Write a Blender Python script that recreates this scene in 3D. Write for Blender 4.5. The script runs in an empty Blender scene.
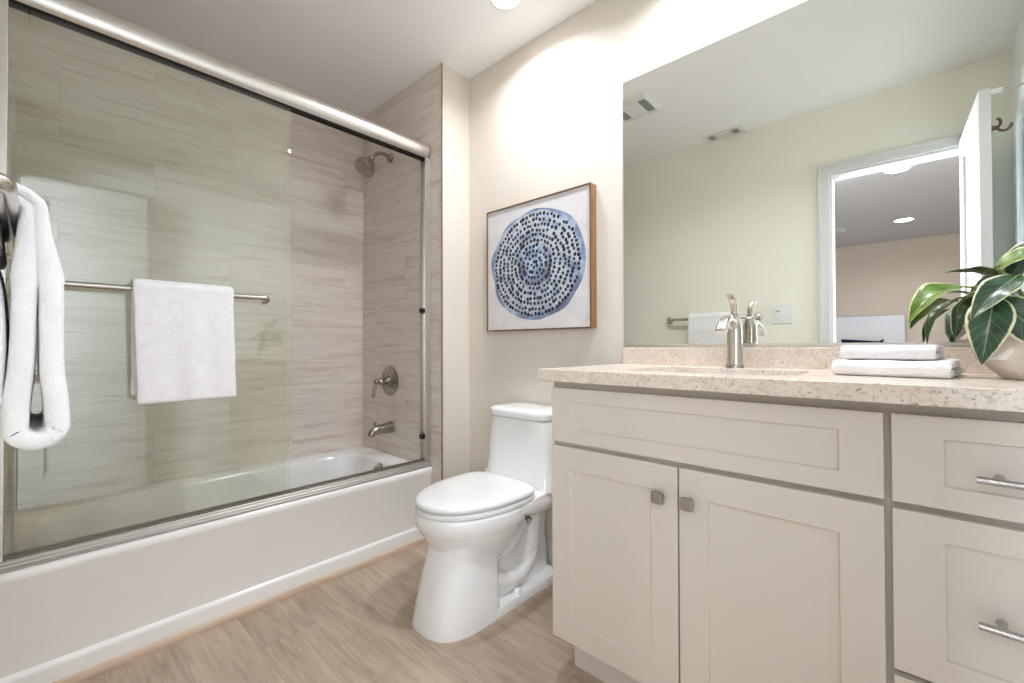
import bpy, bmesh, math, random
from mathutils import Vector, Matrix, noise

S = bpy.context.scene
COL = S.collection
PI = math.pi

# ---------------------------------------------------------------- camera
cam_d = bpy.data.cameras.new('camera')
cam = bpy.data.objects.new('camera', cam_d)
COL.objects.link(cam)
cam_d.sensor_width = 36.0
cam_d.lens = 438.11 / 1024 * 36
cam_d.clip_start = 0.01
_y, _p, _r = math.radians(42.5091), math.radians(0.6051), math.radians(-0.1424)
F = Vector((-math.sin(_y) * math.cos(_p), math.cos(_y) * math.cos(_p), math.sin(_p)))
R0 = Vector((math.cos(_y), math.sin(_y), 0))
U0 = R0.cross(F)
Rv = R0 * math.cos(_r) + U0 * math.sin(_r)
Uv = U0 * math.cos(_r) - R0 * math.sin(_r)
M = Matrix((Rv, Uv, -F)).transposed().to_4x4()
M.translation = Vector((0, 0, 0.9826))
cam.matrix_world = M
S.camera = cam

# ---------------------------------------------------------------- world, exposure
w = bpy.data.worlds.new('world')
S.world = w
w.use_nodes = True
w.node_tree.nodes['Background'].inputs[0].default_value = (0.75, 0.85, 1.0, 1)
w.node_tree.nodes['Background'].inputs[1].default_value = 1.0
S.view_settings.view_transform = 'Standard'
S.view_settings.look = 'None'
S.view_settings.gamma = 1.0
S.view_settings.use_curve_mapping = False
S.view_settings.exposure = 1.12
S.cycles.max_bounces = 14
S.cycles.diffuse_bounces = 8
S.cycles.glossy_bounces = 8
S.cycles.transparent_max_bounces = 24
S.cycles.sample_clamp_indirect = 6.0
S.cycles.caustics_reflective = False
S.cycles.caustics_refractive = False
S.cycles.use_denoising = True

# light powers in one place
P_VANITY = 6.0
P_TOILET = 3.1
P_BED = 6.0
P_FILL_W = 50.0
P_FILL_E = 9.0
WARM = (0.965, 1.0, 1.07)
FILL_COL = (0.86, 0.94, 1.06)


def area(name, loc, direction, size, power, color, size_y=None, parent=None, spread=180):
    l = bpy.data.lights.new(name, 'AREA')
    l.energy = power
    l.color = color
    l.spread = math.radians(spread)
    if size_y:
        l.shape = 'RECTANGLE'
        l.size = size
        l.size_y = size_y
    else:
        l.shape = 'DISK'
        l.size = size
    o = bpy.data.objects.new(name, l)
    COL.objects.link(o)
    o.location = loc
    o.rotation_euler = Vector(direction).to_track_quat('-Z', 'Y').to_euler()
    if parent:
        o.parent = parent
    return o


# added fill lamps behind the doorway, standing in for daylight; no windows modelled
area('bedroom_fill', (-1.5, -1.75, 1.45), (1.4, 1.7, -0.05), 1.4, P_FILL_W, FILL_COL, 0.9, spread=90)
area('bedroom_fill', (1.3, -1.7, 1.45), (-1.4, 1.65, 0.0), 1.6, P_FILL_E, FILL_COL, 1.7, spread=90)

# ---------------------------------------------------------------- dimensions (metres)
H = 2.415
XW, XE = -2.525, 0.362
YN, YS = 1.568, -0.085
YS2 = -0.205
Y1 = 1.384          # tiled end wall of the tub alcove
XJ = -1.745         # its corner
YSA = -0.083         # tiled wall at the other end of the tub
DX0, DX1, DZ = -0.362, 0.226, 2.006
BX0, BX1, BY0 = -2.2, 1.6, -4.85

# ---------------------------------------------------------------- node helpers


def srgb(r, g, b):
    f = lambda c: (c / 255 / 12.92) if c / 255 <= 0.04045 else ((c / 255 + 0.055) / 1.055) ** 2.4
    return (f(r), f(g), f(b), 1)


class NT:
    def __init__(self, name, rough=0.5, metal=0.0, base=None, spec=0.5):
        self.m = bpy.data.materials.new(name)
        self.m.use_nodes = True
        self.t = self.m.node_tree
        self.b = self.t.nodes['Principled BSDF']
        self.b.inputs['Roughness'].default_value = rough
        self.b.inputs['Metallic'].default_value = metal
        self.b.inputs['Specular IOR Level'].default_value = spec
        if base:
            self.b.inputs['Base Color'].default_value = base

    def n(self, typ, **k):
        x = self.t.nodes.new(typ)
        for a, v in k.items():
            setattr(x, a, v)
        return x

    def put(self, sock, v):
        if isinstance(v, (int, float, tuple, list)):
            sock.default_value = v
        else:
            self.t.links.new(v, sock)

    def math(self, op, a, b=None, c=None):
        x = self.n('ShaderNodeMath', operation=op)
        self.put(x.inputs[0], a)
        if b is not None:
            self.put(x.inputs[1], b)
        if c is not None:
            self.put(x.inputs[2], c)
        return x.outputs[0]

    def coords(self):
        tc = self.n('ShaderNodeTexCoord')
        sp = self.n('ShaderNodeSeparateXYZ')
        self.t.links.new(tc.outputs['Object'], sp.inputs[0])
        return tc.outputs['Object'], sp.outputs[0], sp.outputs[1], sp.outputs[2]

    def vec(self, x, y, z):
        c = self.n('ShaderNodeCombineXYZ')
        for i, v in enumerate((x, y, z)):
            self.put(c.inputs[i], v)
        return c.outputs[0]

    def noise(self, vec, scale, detail=4, rough=0.55, dist=0.0):
        x = self.n('ShaderNodeTexNoise')
        self.put(x.inputs['Vector'], vec)
        x.inputs['Scale'].default_value = scale
        x.inputs['Detail'].default_value = detail
        x.inputs['Roughness'].default_value = rough
        x.inputs['Distortion'].default_value = dist
        return x.outputs[0]

    def white(self, vec):
        x = self.n('ShaderNodeTexWhiteNoise', noise_dimensions='3D')
        self.put(x.inputs['Vector'], vec)
        return x.outputs[0]

    def ramp(self, fac, stops, interp='LINEAR'):
        x = self.n('ShaderNodeValToRGB')
        x.color_ramp.interpolation = interp
        e = x.color_ramp.elements
        while len(e) < len(stops):
            e.new(0.5)
        for el, (p, c) in zip(e, stops):
            el.position = p
            el.color = c
        self.put(x.inputs[0], fac)
        return x.outputs[0]

    def mix(self, fac, a, b, blend='MIX'):
        x = self.n('ShaderNodeMix', data_type='RGBA', blend_type=blend)
        self.put(x.inputs[0], fac)
        self.put(x.inputs[6], a)
        self.put(x.inputs[7], b)
        return x.outputs[2]

    def color(self, v):
        self.put(self.b.inputs['Base Color'], v)
        return self

    def bump(self, h, strength=0.2, dist=0.01):
        x = self.n('ShaderNodeBump')
        x.inputs['Strength'].default_value = strength
        x.inputs['Distance'].default_value = dist
        self.put(x.inputs['Height'], h)
        self.t.links.new(x.outputs[0], self.b.inputs['Normal'])
        return self


def BW(v):
    return (v, v, v, 1)


MAT = {}


def paint(name, c, rough=0.55, bump=0.05, spec=0.3):
    k = NT(name, rough, base=c, spec=spec)
    v, x, y, z = k.coords()
    f = k.noise(v, 2.5, 3)
    lo = tuple(q * 0.97 for q in c[:3]) + (1,)
    k.color(k.ramp(f, [(0.3, lo), (0.7, c)]))
    if bump:
        k.bump(k.noise(v, 160, 2), bump, 0.002)
    MAT[name] = k.m


paint('wall_paint', srgb(217, 209, 198))
paint('south_paint', srgb(246, 244, 232))
paint('east_paint', srgb(238, 243, 243))
paint('ceiling_paint', srgb(249, 248, 247))
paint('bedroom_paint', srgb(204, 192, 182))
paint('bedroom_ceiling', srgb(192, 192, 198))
paint('trim_white', srgb(218, 219, 218), 0.35, 0, 0.5)
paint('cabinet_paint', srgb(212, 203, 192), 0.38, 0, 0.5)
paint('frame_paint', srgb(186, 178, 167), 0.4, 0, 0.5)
paint('carpet', srgb(190, 180, 165), 0.95, 0.6)
paint('bed_fabric', srgb(222, 222, 232), 0.9, 0.3)
paint('navy_fabric', srgb(32, 36, 62), 0.9, 0.3)
paint('plastic_white', srgb(238, 238, 238), 0.35, 0, 0.5)
paint('vent_white', srgb(228, 228, 224), 0.4, 0, 0.5)
paint('dark_gap', srgb(40, 38, 36), 0.8, 0, 0.2)
paint('rubber_black', srgb(28, 27, 26), 0.5, 0, 0.4)
paint('soil', srgb(62, 48, 36), 0.95, 0.8)
paint('stem_green', srgb(120, 135, 70), 0.5, 0)
paint('tile_trim', srgb(148, 132, 114), 0.4, 0)

k = NT('porcelain', 0.10, base=srgb(246, 246, 246), spec=0.6)
v, x, y, z = k.coords()
k.color(k.ramp(k.noise(v, 3, 2), [(0.3, srgb(234, 234, 233)), (0.7, srgb(237, 237, 236))]))
MAT['porcelain'] = k.m
k = NT('tub_enamel', 0.16, base=srgb(236, 234, 230), spec=0.5)
v, x, y, z = k.coords()
k.color(k.ramp(k.noise(v, 3, 2), [(0.3, srgb(240, 239, 237)), (0.7, srgb(244, 243, 241))]))
MAT['tub_enamel'] = k.m


def metal(name, c, rough):
    k = NT(name, rough, 1.0, c)
    v, x, y, z = k.coords()
    f = k.noise(v, 90, 3)
    k.put(k.b.inputs['Roughness'], k.math('MULTIPLY_ADD', f, 0.12, rough - 0.06))
    lo = tuple(q * 0.93 for q in c[:3]) + (1,)
    k.color(k.ramp(f, [(0.35, lo), (0.65, c)]))
    MAT[name] = k.m


metal('brushed_nickel', srgb(205, 198, 188), 0.24)
metal('dark_nickel', srgb(172, 164, 154), 0.27)
metal('knob_nickel', srgb(176, 168, 158), 0.42)
metal('satin_rail', srgb(226, 221, 214), 0.33)
metal('rail_track', srgb(190, 184, 176), 0.34)
metal('track_metal', srgb(186, 181, 175), 0.48)
metal('bronze', srgb(120, 105, 85), 0.4)
metal('pull_metal', srgb(192, 190, 188), 0.25)


def travertine(name, axis, h0):
    k = NT(name, 0.32, spec=0.45)
    v, x, y, z = k.coords()
    h = x if axis == 'x' else y
    zr = k.math('DIVIDE', k.math('SUBTRACT', z, 0.008), 0.3)
    row = k.math('FLOOR', zr)
    par = k.math('FLOORED_MODULO', row, 2.0)
    hc = k.math('DIVIDE', k.math('SUBTRACT', h, k.math('MULTIPLY_ADD', par, 0.3, h0)), 0.6)
    col = k.math('FLOOR', hc)
    rnd = k.white(k.vec(row, col, 3.3))
    rnd2 = k.white(k.vec(col, row, 8.1))
    wv = k.vec(k.math('MULTIPLY_ADD', rnd, 31.0, k.math('MULTIPLY', h, 1.1)),
               k.math('MULTIPLY_ADD', rnd2, 57.0, k.math('MULTIPLY', z, 9.0)), rnd)
    n1 = k.noise(wv, 1.7, 7, 0.62, 0.9)
    wv2 = k.vec(k.math('MULTIPLY_ADD', rnd2, 13.0, k.math('MULTIPLY', h, 2.2)),
                k.math('MULTIPLY_ADD', rnd, 23.0, k.math('MULTIPLY', z, 40.0)), rnd2)
    n2 = k.noise(wv2, 1.3, 5, 0.6, 0.7)
    c1 = k.ramp(n1, [(0.28, srgb(208, 195, 183)), (0.44, srgb(222, 210, 200)), (0.56, srgb(227, 217, 207)), (0.74, srgb(232, 224, 215))])
    c2 = k.ramp(n2, [(0.30, srgb(205, 194, 182)), (0.46, srgb(255, 255, 255)), (1.0, srgb(255, 255, 255))])
    c = k.mix(0.55, c1, c2, 'MULTIPLY')
    fz = k.math('FRACT', zr)
    ez = k.math('MULTIPLY', k.math('MINIMUM', fz, k.math('SUBTRACT', 1.0, fz)), 0.3)
    fh = k.math('FRACT', hc)
    eh = k.math('MULTIPLY', k.math('MINIMUM', fh, k.math('SUBTRACT', 1.0, fh)), 0.6)
    e = k.math('MINIMUM', ez, eh)
    g = k.math('LESS_THAN', e, 0.0011)
    c = k.mix(k.math('MULTIPLY', g, 0.6), c, srgb(196, 184, 168))
    k.color(c)
    k.bump(k.math('SUBTRACT', 1.0, g), 0.25, 0.001)
    MAT[name] = k.m


travertine('tile_west', 'y', 0.063)
travertine('tile_end', 'x', -2.07)

# floor planks, running along X
k = NT('plank_floor', 0.42, spec=0.4)
v, x, y, z = k.coords()
yr = k.math('DIVIDE', k.math('ADD', y, 0.03), 0.178)
row = k.math('FLOOR', yr)
xo = k.math('MULTIPLY', k.white(k.vec(row, 2.2, 0)), 1.2)
xc = k.math('DIVIDE', k.math('ADD', x, xo), 1.2)
pc = k.math('FLOOR', xc)
rn = k.white(k.vec(row, pc, 5.0))
gv = k.vec(k.math('MULTIPLY_ADD', rn, 41.0, k.math('MULTIPLY', x, 2.6)), k.math('MULTIPLY_ADD', rn, 17.0, k.math('MULTIPLY', y, 26.0)), rn)
g1 = k.noise(gv, 1.5, 7, 0.6, 0.8)
gv2 = k.vec(k.math('MULTIPLY_ADD', rn, 7.0, k.math('MULTIPLY', x, 2.0)), k.math('MULTIPLY_ADD', rn, 3.0, k.math('MULTIPLY', y, 6.0)), rn)
g2 = k.noise(gv2, 1.6, 4, 0.55, 0.6)
gv3 = k.vec(k.math('MULTIPLY', x, 6.0), k.math('MULTIPLY', y, 150.0), rn)
g3 = k.noise(gv3, 1.5, 3)
c = k.ramp(g1, [(0.30, srgb(116, 96, 80)), (0.43, srgb(166, 145, 126)), (0.56, srgb(194, 176, 157)), (0.72, srgb(220, 207, 192))])
c = k.mix(0.45, c, k.ramp(g2, [(0.3, srgb(132, 114, 99)), (0.7, srgb(206, 190, 172))]))
c = k.mix(0.25, c, k.ramp(g3, [(0.3, srgb(140, 115, 95)), (0.7, srgb(208, 190, 170))]))
c = k.mix(0.3, c, k.ramp(rn, [(0, srgb(160, 138, 118)), (1, srgb(192, 173, 153))]))
fy = k.math('FRACT', yr)
ey = k.math('MULTIPLY', k.math('MINIMUM', fy, k.math('SUBTRACT', 1.0, fy)), 0.178)
fx = k.math('FRACT', xc)
ex = k.math('MULTIPLY', k.math('MINIMUM', fx, k.math('SUBTRACT', 1.0, fx)), 1.2)
ga = k.math('LESS_THAN', k.math('MINIMUM', ey, ex), 0.0008)
c = k.mix(k.math('MULTIPLY', ga, 0.45), c, srgb(110, 90, 72))
k.color(c)
k.bump(g3, 0.06, 0.001)
MAT['plank_floor'] = k.m

# wood of the quarter-round at the tub and of the picture frame


def wood(name, a, b, axis='y'):
    k = NT(name, 0.45)
    v, x, y, z = k.coords()
    if axis == 'y':
        vv = k.vec(k.math('MULTIPLY', x, 60.0), k.math('MULTIPLY', y, 3.0), k.math('MULTIPLY', z, 60.0))
    else:
        vv = k.vec(k.math('MULTIPLY', x, 60.0), k.math('MULTIPLY', y, 60.0), k.math('MULTIPLY', z, 4.0))
    k.color(k.ramp(k.noise(vv, 1.5, 4), [(0.3, a), (0.7, b)]))
    MAT[name] = k.m


wood('trim_wood', srgb(192, 168, 144), srgb(216, 195, 172))
wood('frame_wood', srgb(122, 84, 52), srgb(156, 114, 76), 'z')
wood('frame_edge', srgb(70, 48, 32), srgb(98, 70, 48), 'z')

# speckled stone of the worktop
k = NT('speckled_stone', 0.22, spec=0.5)
v, x, y, z = k.coords()
a = k.noise(v, 16, 5, 0.6)
b = k.noise(v, 120, 4, 0.65)
d = k.noise(v, 190, 2, 0.5)
e = k.noise(v, 95, 2, 0.5)
c = k.ramp(a, [(0.3, srgb(214, 199, 184)), (0.5, srgb(222, 210, 197)), (0.7, srgb(228, 218, 207))])
c = k.mix(k.ramp(b, [(0.50, BW(0)), (0.66, BW(0.8))]), c, srgb(192, 177, 162))
c = k.mix(k.ramp(d, [(0.64, BW(0)), (0.69, BW(0.8))]), c, srgb(140, 126, 114))
c = k.mix(k.ramp(e, [(0.70, BW(0)), (0.74, BW(0.8))]), c, srgb(150, 136, 124))
k.color(c)
MAT['speckled_stone'] = k.m

# towelling
k = NT('terry_white', 0.95, base=srgb(240, 238, 240), spec=0.1)
v, x, y, z = k.coords()
f = k.noise(v, 420, 2)
k.color(k.ramp(k.noise(v, 30, 3), [(0.3, srgb(240, 238, 240)), (0.7, srgb(247, 246, 247))]))
k.bump(k.math('ADD', f, k.math('MULTIPLY', k.noise(v, 45, 3), 1.2)), 0.55, 0.004)
k.b.inputs['Sheen Weight'].default_value = 0.25
MAT['terry_white'] = k.m

# clear, slightly green glass panels
k = NT('panel_glass')
t = k.t
out = [n for n in t.nodes if n.type == 'OUTPUT_MATERIAL'][0]
tr = k.n('ShaderNodeBsdfTransparent')
tr.inputs[0].default_value = (0.972, 0.983, 0.958, 1)
gl = k.n('ShaderNodeBsdfGlossy')
gl.inputs['Roughness'].default_value = 0.012
gl.inputs[0].default_value = (1, 1, 1, 1)
fr = k.n('ShaderNodeFresnel')
fr.inputs[0].default_value = 1.5
mx = k.n('ShaderNodeMixShader')
t.links.new(fr.outputs[0], mx.inputs[0])
t.links.new(tr.outputs[0], mx.inputs[1])
t.links.new(gl.outputs[0], mx.inputs[2])
t.links.new(mx.outputs[0], out.inputs[0])
MAT['panel_glass'] = k.m

k = NT('mirror_silver', 0.004, 1.0, (0.82, 0.838, 0.79, 1))
MAT['mirror_silver'] = k.m
paint('mirror_edge', srgb(120, 130, 118), 0.2, 0)


def emit(name, c, s):
    k = NT(name, 0.5, base=c)
    k.b.inputs['Emission Color'].default_value = c
    k.b.inputs['Emission Strength'].default_value = s
    MAT[name] = k.m


emit('lamp_lens', (1.0, 0.96, 0.90, 1), 14)

# leaves: dark green with a cream rim
def leafmat(name, g1, g2, rim):
    k = NT(name, 0.28, spec=0.5)
    uv = k.n('ShaderNodeTexCoord').outputs['UV']
    sp = k.n('ShaderNodeSeparateXYZ')
    k.t.links.new(uv, sp.inputs[0])
    u_, w_ = sp.outputs[0], sp.outputs[1]
    v, x, y, z = k.coords()
    a = k.math('ABSOLUTE', k.math('MULTIPLY_ADD', w_, 2.0, -1.0))
    nz = k.noise(v, 70, 3)
    vein = k.math('ABSOLUTE', k.math('SUBTRACT', k.math('FRACT', k.math('MULTIPLY', k.math('SUBTRACT', u_, k.math('MULTIPLY', a, 0.25)), 7.0)), 0.5))
    c = k.ramp(k.noise(v, 40, 3), [(0.35, g1), (0.65, g2)])
    c = k.mix(k.ramp(vein, [(0.0, BW(0.14)), (0.07, BW(0))]), c, rim)
    c = k.mix(k.ramp(a, [(0.02, BW(0.3)), (0.05, BW(0))]), c, rim)
    edge = k.math('ADD', a, k.math('MULTIPLY_ADD', nz, 0.22, -0.11))
    c = k.mix(k.ramp(edge, [(0.85, BW(0)), (0.91, BW(1))]), c, rim)
    k.color(c)
    MAT[name] = k.m


leafmat('leaf_dark', srgb(30, 58, 40), srgb(52, 84, 58), srgb(222, 220, 178))
leafmat('leaf_bright', srgb(70, 100, 30), srgb(112, 142, 56), srgb(206, 212, 150))
leafmat('leaf_plain', srgb(30, 50, 24), srgb(56, 80, 36), srgb(120, 134, 84))

k = NT('pot_ceramic', 0.6, base=srgb(192, 182, 168), spec=0.3)
v, x, y, z = k.coords()
k.color(k.ramp(k.noise(v, 35, 5), [(0.3, srgb(206, 197, 186)), (0.7, srgb(226, 219, 209))]))
k.bump(k.noise(v, 120, 3), 0.2, 0.002)
MAT['pot_ceramic'] = k.m

# painting
k = NT('canvas_ground', 0.7)
v, x, y, z = k.coords()
k.color(k.ramp(k.noise(v, 14, 4), [(0.3, srgb(204, 201, 200)), (0.7, srgb(216, 213, 211))]))
k.bump(k.noise(v, 350, 2), 0.15, 0.001)
MAT['canvas_ground'] = k.m
k = NT('paint_blue', 0.7)
v, x, y, z = k.coords()
c = k.ramp(k.noise(v, 9, 5, 0.6, 0.5), [(0.28, srgb(84, 82, 104)), (0.42, srgb(112, 116, 142)), (0.52, srgb(132, 150, 178)), (0.62, srgb(176, 188, 204)), (0.75, srgb(104, 128, 164))])
k.color(c)
MAT['paint_blue'] = k.m
k = NT('paint_pale', 0.7)
v, x, y, z = k.coords()
k.color(k.ramp(k.noise(v, 11, 5, 0.6, 0.5), [(0.25, srgb(104, 112, 138)), (0.40, srgb(152, 164, 182)), (0.54, srgb(196, 198, 202)), (0.70, srgb(128, 150, 178))]))
MAT['paint_pale'] = k.m
k = NT('paint_core', 0.7)
v, x, y, z = k.coords()
k.color(k.ramp(k.noise(v, 12, 4, 0.6, 0.5), [(0.3, srgb(92, 90, 108)), (0.5, srgb(132, 136, 156)), (0.68, srgb(178, 202, 220))]))
MAT['paint_core'] = k.m
k = NT('paint_dots', 0.6)
v, x, y, z = k.coords()
k.color(k.ramp(k.noise(v, 30, 2), [(0.4, srgb(20, 22, 32)), (0.62, srgb(30, 38, 58)), (0.75, srgb(40, 70, 92))]))
MAT['paint_dots'] = k.m

# ---------------------------------------------------------------- mesh helpers


def obj(name, bm, mats, parent=None, smooth=40, bevel=0.0, seg=2, subsurf=0):
    me = bpy.data.meshes.new(name)
    bmesh.ops.recalc_face_normals(bm, faces=bm.faces)
    for f in bm.faces:
        f.smooth = smooth > 0
    bm.to_mesh(me)
    bm.free()
    if smooth > 0:
        me.set_sharp_from_angle(angle=math.radians(smooth))
    if isinstance(mats, str):
        mats = [mats]
    for m in mats:
        me.materials.append(MAT[m])
    o = bpy.data.objects.new(name, me)
    COL.objects.link(o)
    if bevel:
        b = o.modifiers.new('bevel', 'BEVEL')
        b.width = bevel
        b.segments = seg
        b.limit_method = 'ANGLE'
        b.angle_limit = math.radians(40)
        b.harden_normals = True
    if subsurf:
        s = o.modifiers.new('sub', 'SUBSURF')
        s.levels = subsurf
        s.render_levels = subsurf
    if parent:
        o.parent = parent
        o.matrix_parent_inverse = Matrix.Translation(-parent.location)
    return o


def thing(name, label, cat, loc, group=None):
    o = bpy.data.objects.new(name, None)
    COL.objects.link(o)
    o.location = loc
    o.empty_display_size = 0.05
    return tag(o, label, cat, group)


def tag(o, label, cat, group=None):
    o['label'] = label
    o['category'] = cat
    if group:
        o['group'] = group
    return o


def struct(name, bm, mats, parent=None, **k):
    o = obj(name, bm, mats, parent, **k)
    if not parent:
        o['kind'] = 'structure'
    return o


def B():
    return bmesh.new()


def box(bm, x0, x1, y0, y1, z0, z1, mi=0):
    vs = [bm.verts.new((x, y, z)) for z in (z0, z1) for y in (y0, y1) for x in (x0, x1)]
    for q in ((0, 2, 3, 1), (4, 5, 7, 6), (0, 1, 5, 4), (1, 3, 7, 5), (3, 2, 6, 7), (2, 0, 4, 6)):
        f = bm.faces.new([vs[i] for i in q])
        f.material_index = mi
    return bm


def loft(bm, secs, cap=(True, True), closed=True, mi=0):
    rows = [[bm.verts.new(p) for p in s] for s in secs]
    n = len(rows[0])
    for a, b in zip(rows, rows[1:]):
        for i in range(n if closed else n - 1):
            j = (i + 1) % n
            f = bm.faces.new((a[i], a[j], b[j], b[i]))
            f.material_index = mi
    if cap[0]:
        bm.faces.new(rows[0][::-1]).material_index = mi
    if cap[1]:
        bm.faces.new(rows[-1]).material_index = mi
    return rows


def frame_of(d):
    d = d.normalized()
    a = Vector((0, 0, 1)) if abs(d.z) < 0.9 else Vector((1, 0, 0))
    s = d.cross(a).normalized()
    return s, s.cross(d).normalized()


def tube(bm, pts, r, n=14, cap=True, mi=0, flat=1.0):
    pts = [Vector(p) for p in pts]
    rs = r if isinstance(r, (list, tuple)) else [r] * len(pts)
    secs = []
    s = None
    for i, p in enumerate(pts):
        d = (pts[min(i + 1, len(pts) - 1)] - pts[max(i - 1, 0)]).normalized()
        if s is None:
            s, t = frame_of(d)
        else:
            s = (s - d * s.dot(d)).normalized()
            t = s.cross(d)
        secs.append([p + s * math.cos(2 * PI * q / n) * rs[i] + t * math.sin(2 * PI * q / n) * rs[i] * flat for q in range(n)])
    loft(bm, secs, (cap, cap), mi=mi)
    return bm


def lathe(bm, prof, origin, axis, n=32, mi=0):
    """prof: list of (distance along axis, radius)"""
    o = Vector(origin)
    d = Vector(axis).normalized()
    s, t = frame_of(d)
    secs = [[o + d * a + (s * math.cos(2 * PI * q / n) + t * math.sin(2 * PI * q / n)) * max(r, 1e-5) for q in range(n)] for a, r in prof]
    loft(bm, secs, mi=mi)
    return bm


def spline(pts, m=8):
    """Catmull-Rom through the points"""
    P = [Vector(p) for p in pts]
    P = [P[0] * 2 - P[1]] + P + [P[-1] * 2 - P[-2]]
    o = []
    for i in range(1, len(P) - 2):
        a, b, c, d = P[i - 1:i + 3]
        for j in range(m):
            t = j / m
            o.append(0.5 * ((2 * b) + (c - a) * t + (2 * a - 5 * b + 4 * c - d) * t * t + (3 * b - a - 3 * c + d) * t ** 3))
    o.append(P[-2])
    return o


def sell(cx, cy, hw, f, bk, z, n=2.3, N=64, nb=None):
    """egg section: half width hw, front reach f (towards -y), back reach bk"""
    o = []
    for i in range(N):
        a = 2 * PI * i / N
        c, s = math.cos(a), math.sin(a)
        e = n if s < 0 or nb is None else nb
        x = cx + hw * math.copysign(abs(c) ** (2 / e), c)
        yy = math.copysign(abs(s) ** (2 / e), s)
        o.append(Vector((x, cy + (f if s < 0 else bk) * yy, z)))
    return o


def ribbon(bm, path, th, axis_fn, ts, mi=0, taper=(0.45, 0.8, 0.95), tf=None):
    """sheet of thickness th whose cross-section follows path (2-D points), swept along ts;
    axis_fn(a, b, t) -> 3-D point"""
    P = [Vector((a, b)) for a, b in path]
    n = len(P)
    nor = []
    for i in range(n):
        d = (P[min(i + 1, n - 1)] - P[max(i - 1, 0)]).normalized()
        nor.append(Vector((-d.y, d.x)))
    m = len(ts)
    secs = []
    for q, t in enumerate(ts):
        e = min(q, m - 1 - q)
        h = th / 2 * (taper[e] if e < len(taper) else 1.0)
        up, dn = [], []
        for i in range(n):
            hi = h * (tf(P[i]) if tf else 1.0)
            up.append(P[i] + nor[i] * hi)
            dn.append(P[i] - nor[i] * hi)
        h0, h1 = (h * (tf(P[0]) if tf else 1.0)), (h * (tf(P[-1]) if tf else 1.0))
        d1 = (P[-1] - P[-2]).normalized()
        d0 = (P[0] - P[1]).normalized()
        capE = [P[-1] + (nor[-1] * math.cos(a) + d1 * math.sin(a)) * h1 for a in (PI / 4, PI / 2, 3 * PI / 4)]
        capS = [P[0] + (-nor[0] * math.cos(a) + d0 * math.sin(a)) * h0 for a in (PI / 4, PI / 2, 3 * PI / 4)]
        loop = up + capE + dn[::-1] + capS
        secs.append([axis_fn(a.x, a.y, t) for a in loop])
    rows = loft(bm, secs, (False, False), mi=mi)
    for r_, fl in ((rows[0], True), (rows[-1], False)):
        up, cE, dn, cS = r_[:n], r_[n:n + 3], r_[n + 3:2 * n + 3][::-1], r_[2 * n + 3:]
        polys = [(up[i], up[i + 1], dn[i + 1], dn[i]) for i in range(n - 1)]
        polys += [(up[-1], cE[0], cE[1], cE[2], dn[-1]), (dn[0], cS[0], cS[1], cS[2], up[0])]
        for q in polys:
            bm.faces.new(q if fl else q[::-1]).material_index = mi
    return bm


def plate_with_hole(bm, x0, x1, y0, y1, z0, z1, hole, N=96):
    """slab with a hole; hole(angle)->(x,y), centre inside"""
    hp = [hole(2 * PI * i / N) for i in range(N)]
    cx = sum(p[0] for p in hp) / N
    cy = sum(p[1] for p in hp) / N
    outer = []
    for (hx, hy) in hp:
        dx, dy = hx - cx, hy - cy
        t = 1e9
        if dx > 1e-9: t = min(t, (x1 - cx) / dx)
        if dx < -1e-9: t = min(t, (x0 - cx) / dx)
        if dy > 1e-9: t = min(t, (y1 - cy) / dy)
        if dy < -1e-9: t = min(t, (y0 - cy) / dy)
        outer.append([cx + dx * t, cy + dy * t])
    for c in ((x0, y0), (x1, y0), (x1, y1), (x0, y1)):
        i = min(range(N), key=lambda i: (outer[i][0] - c[0]) ** 2 + (outer[i][1] - c[1]) ** 2)
        outer[i] = list(c)
    L = lambda pts, z: [Vector((p[0], p[1], z)) for p in pts]
    secs = [L(hp, z0), L(hp, z1), L(outer, z1), L(outer, z0), L(hp, z0)]
    rows = [[bm.verts.new(p) for p in s] for s in secs[:4]]
    rows.append(rows[0])
    for a, b in zip(rows, rows[1:]):
        for i in range(N):
            j = (i + 1) % N
            bm.faces.new((a[i], a[j], b[j], b[i]))
    return bm


# ================================================================ THE SETTING
bm = B(); box(bm, XW - 0.1, XE + 0.1, YS2, YN + 0.1, -0.06, 0.0)
struct('floor', bm, 'plank_floor', smooth=0)
bm = B(); box(bm, BX0 - 0.1, BX1 + 0.1, BY0 - 0.1, YS2, -0.06, 0.0)
struct('floor_bedroom', bm, 'carpet', smooth=0)
bm = B(); box(bm, XW - 0.1, XE + 0.1, YS2, YN + 0.1, H, H + 0.08)
struct('ceiling', bm, 'ceiling_paint', smooth=0)
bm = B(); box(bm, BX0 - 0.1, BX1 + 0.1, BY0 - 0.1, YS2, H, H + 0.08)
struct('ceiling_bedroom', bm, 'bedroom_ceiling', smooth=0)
bm = B(); box(bm, XW - 0.1, XW, YS2, YN + 0.1, 0, H)
struct('wall_west', bm, 'tile_west', smooth=0)
bm = B(); box(bm, XJ - 0.02, XE + 0.1, YN, YN + 0.1, 0, H)
struct('wall_north', bm, 'wall_paint', smooth=0)
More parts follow.
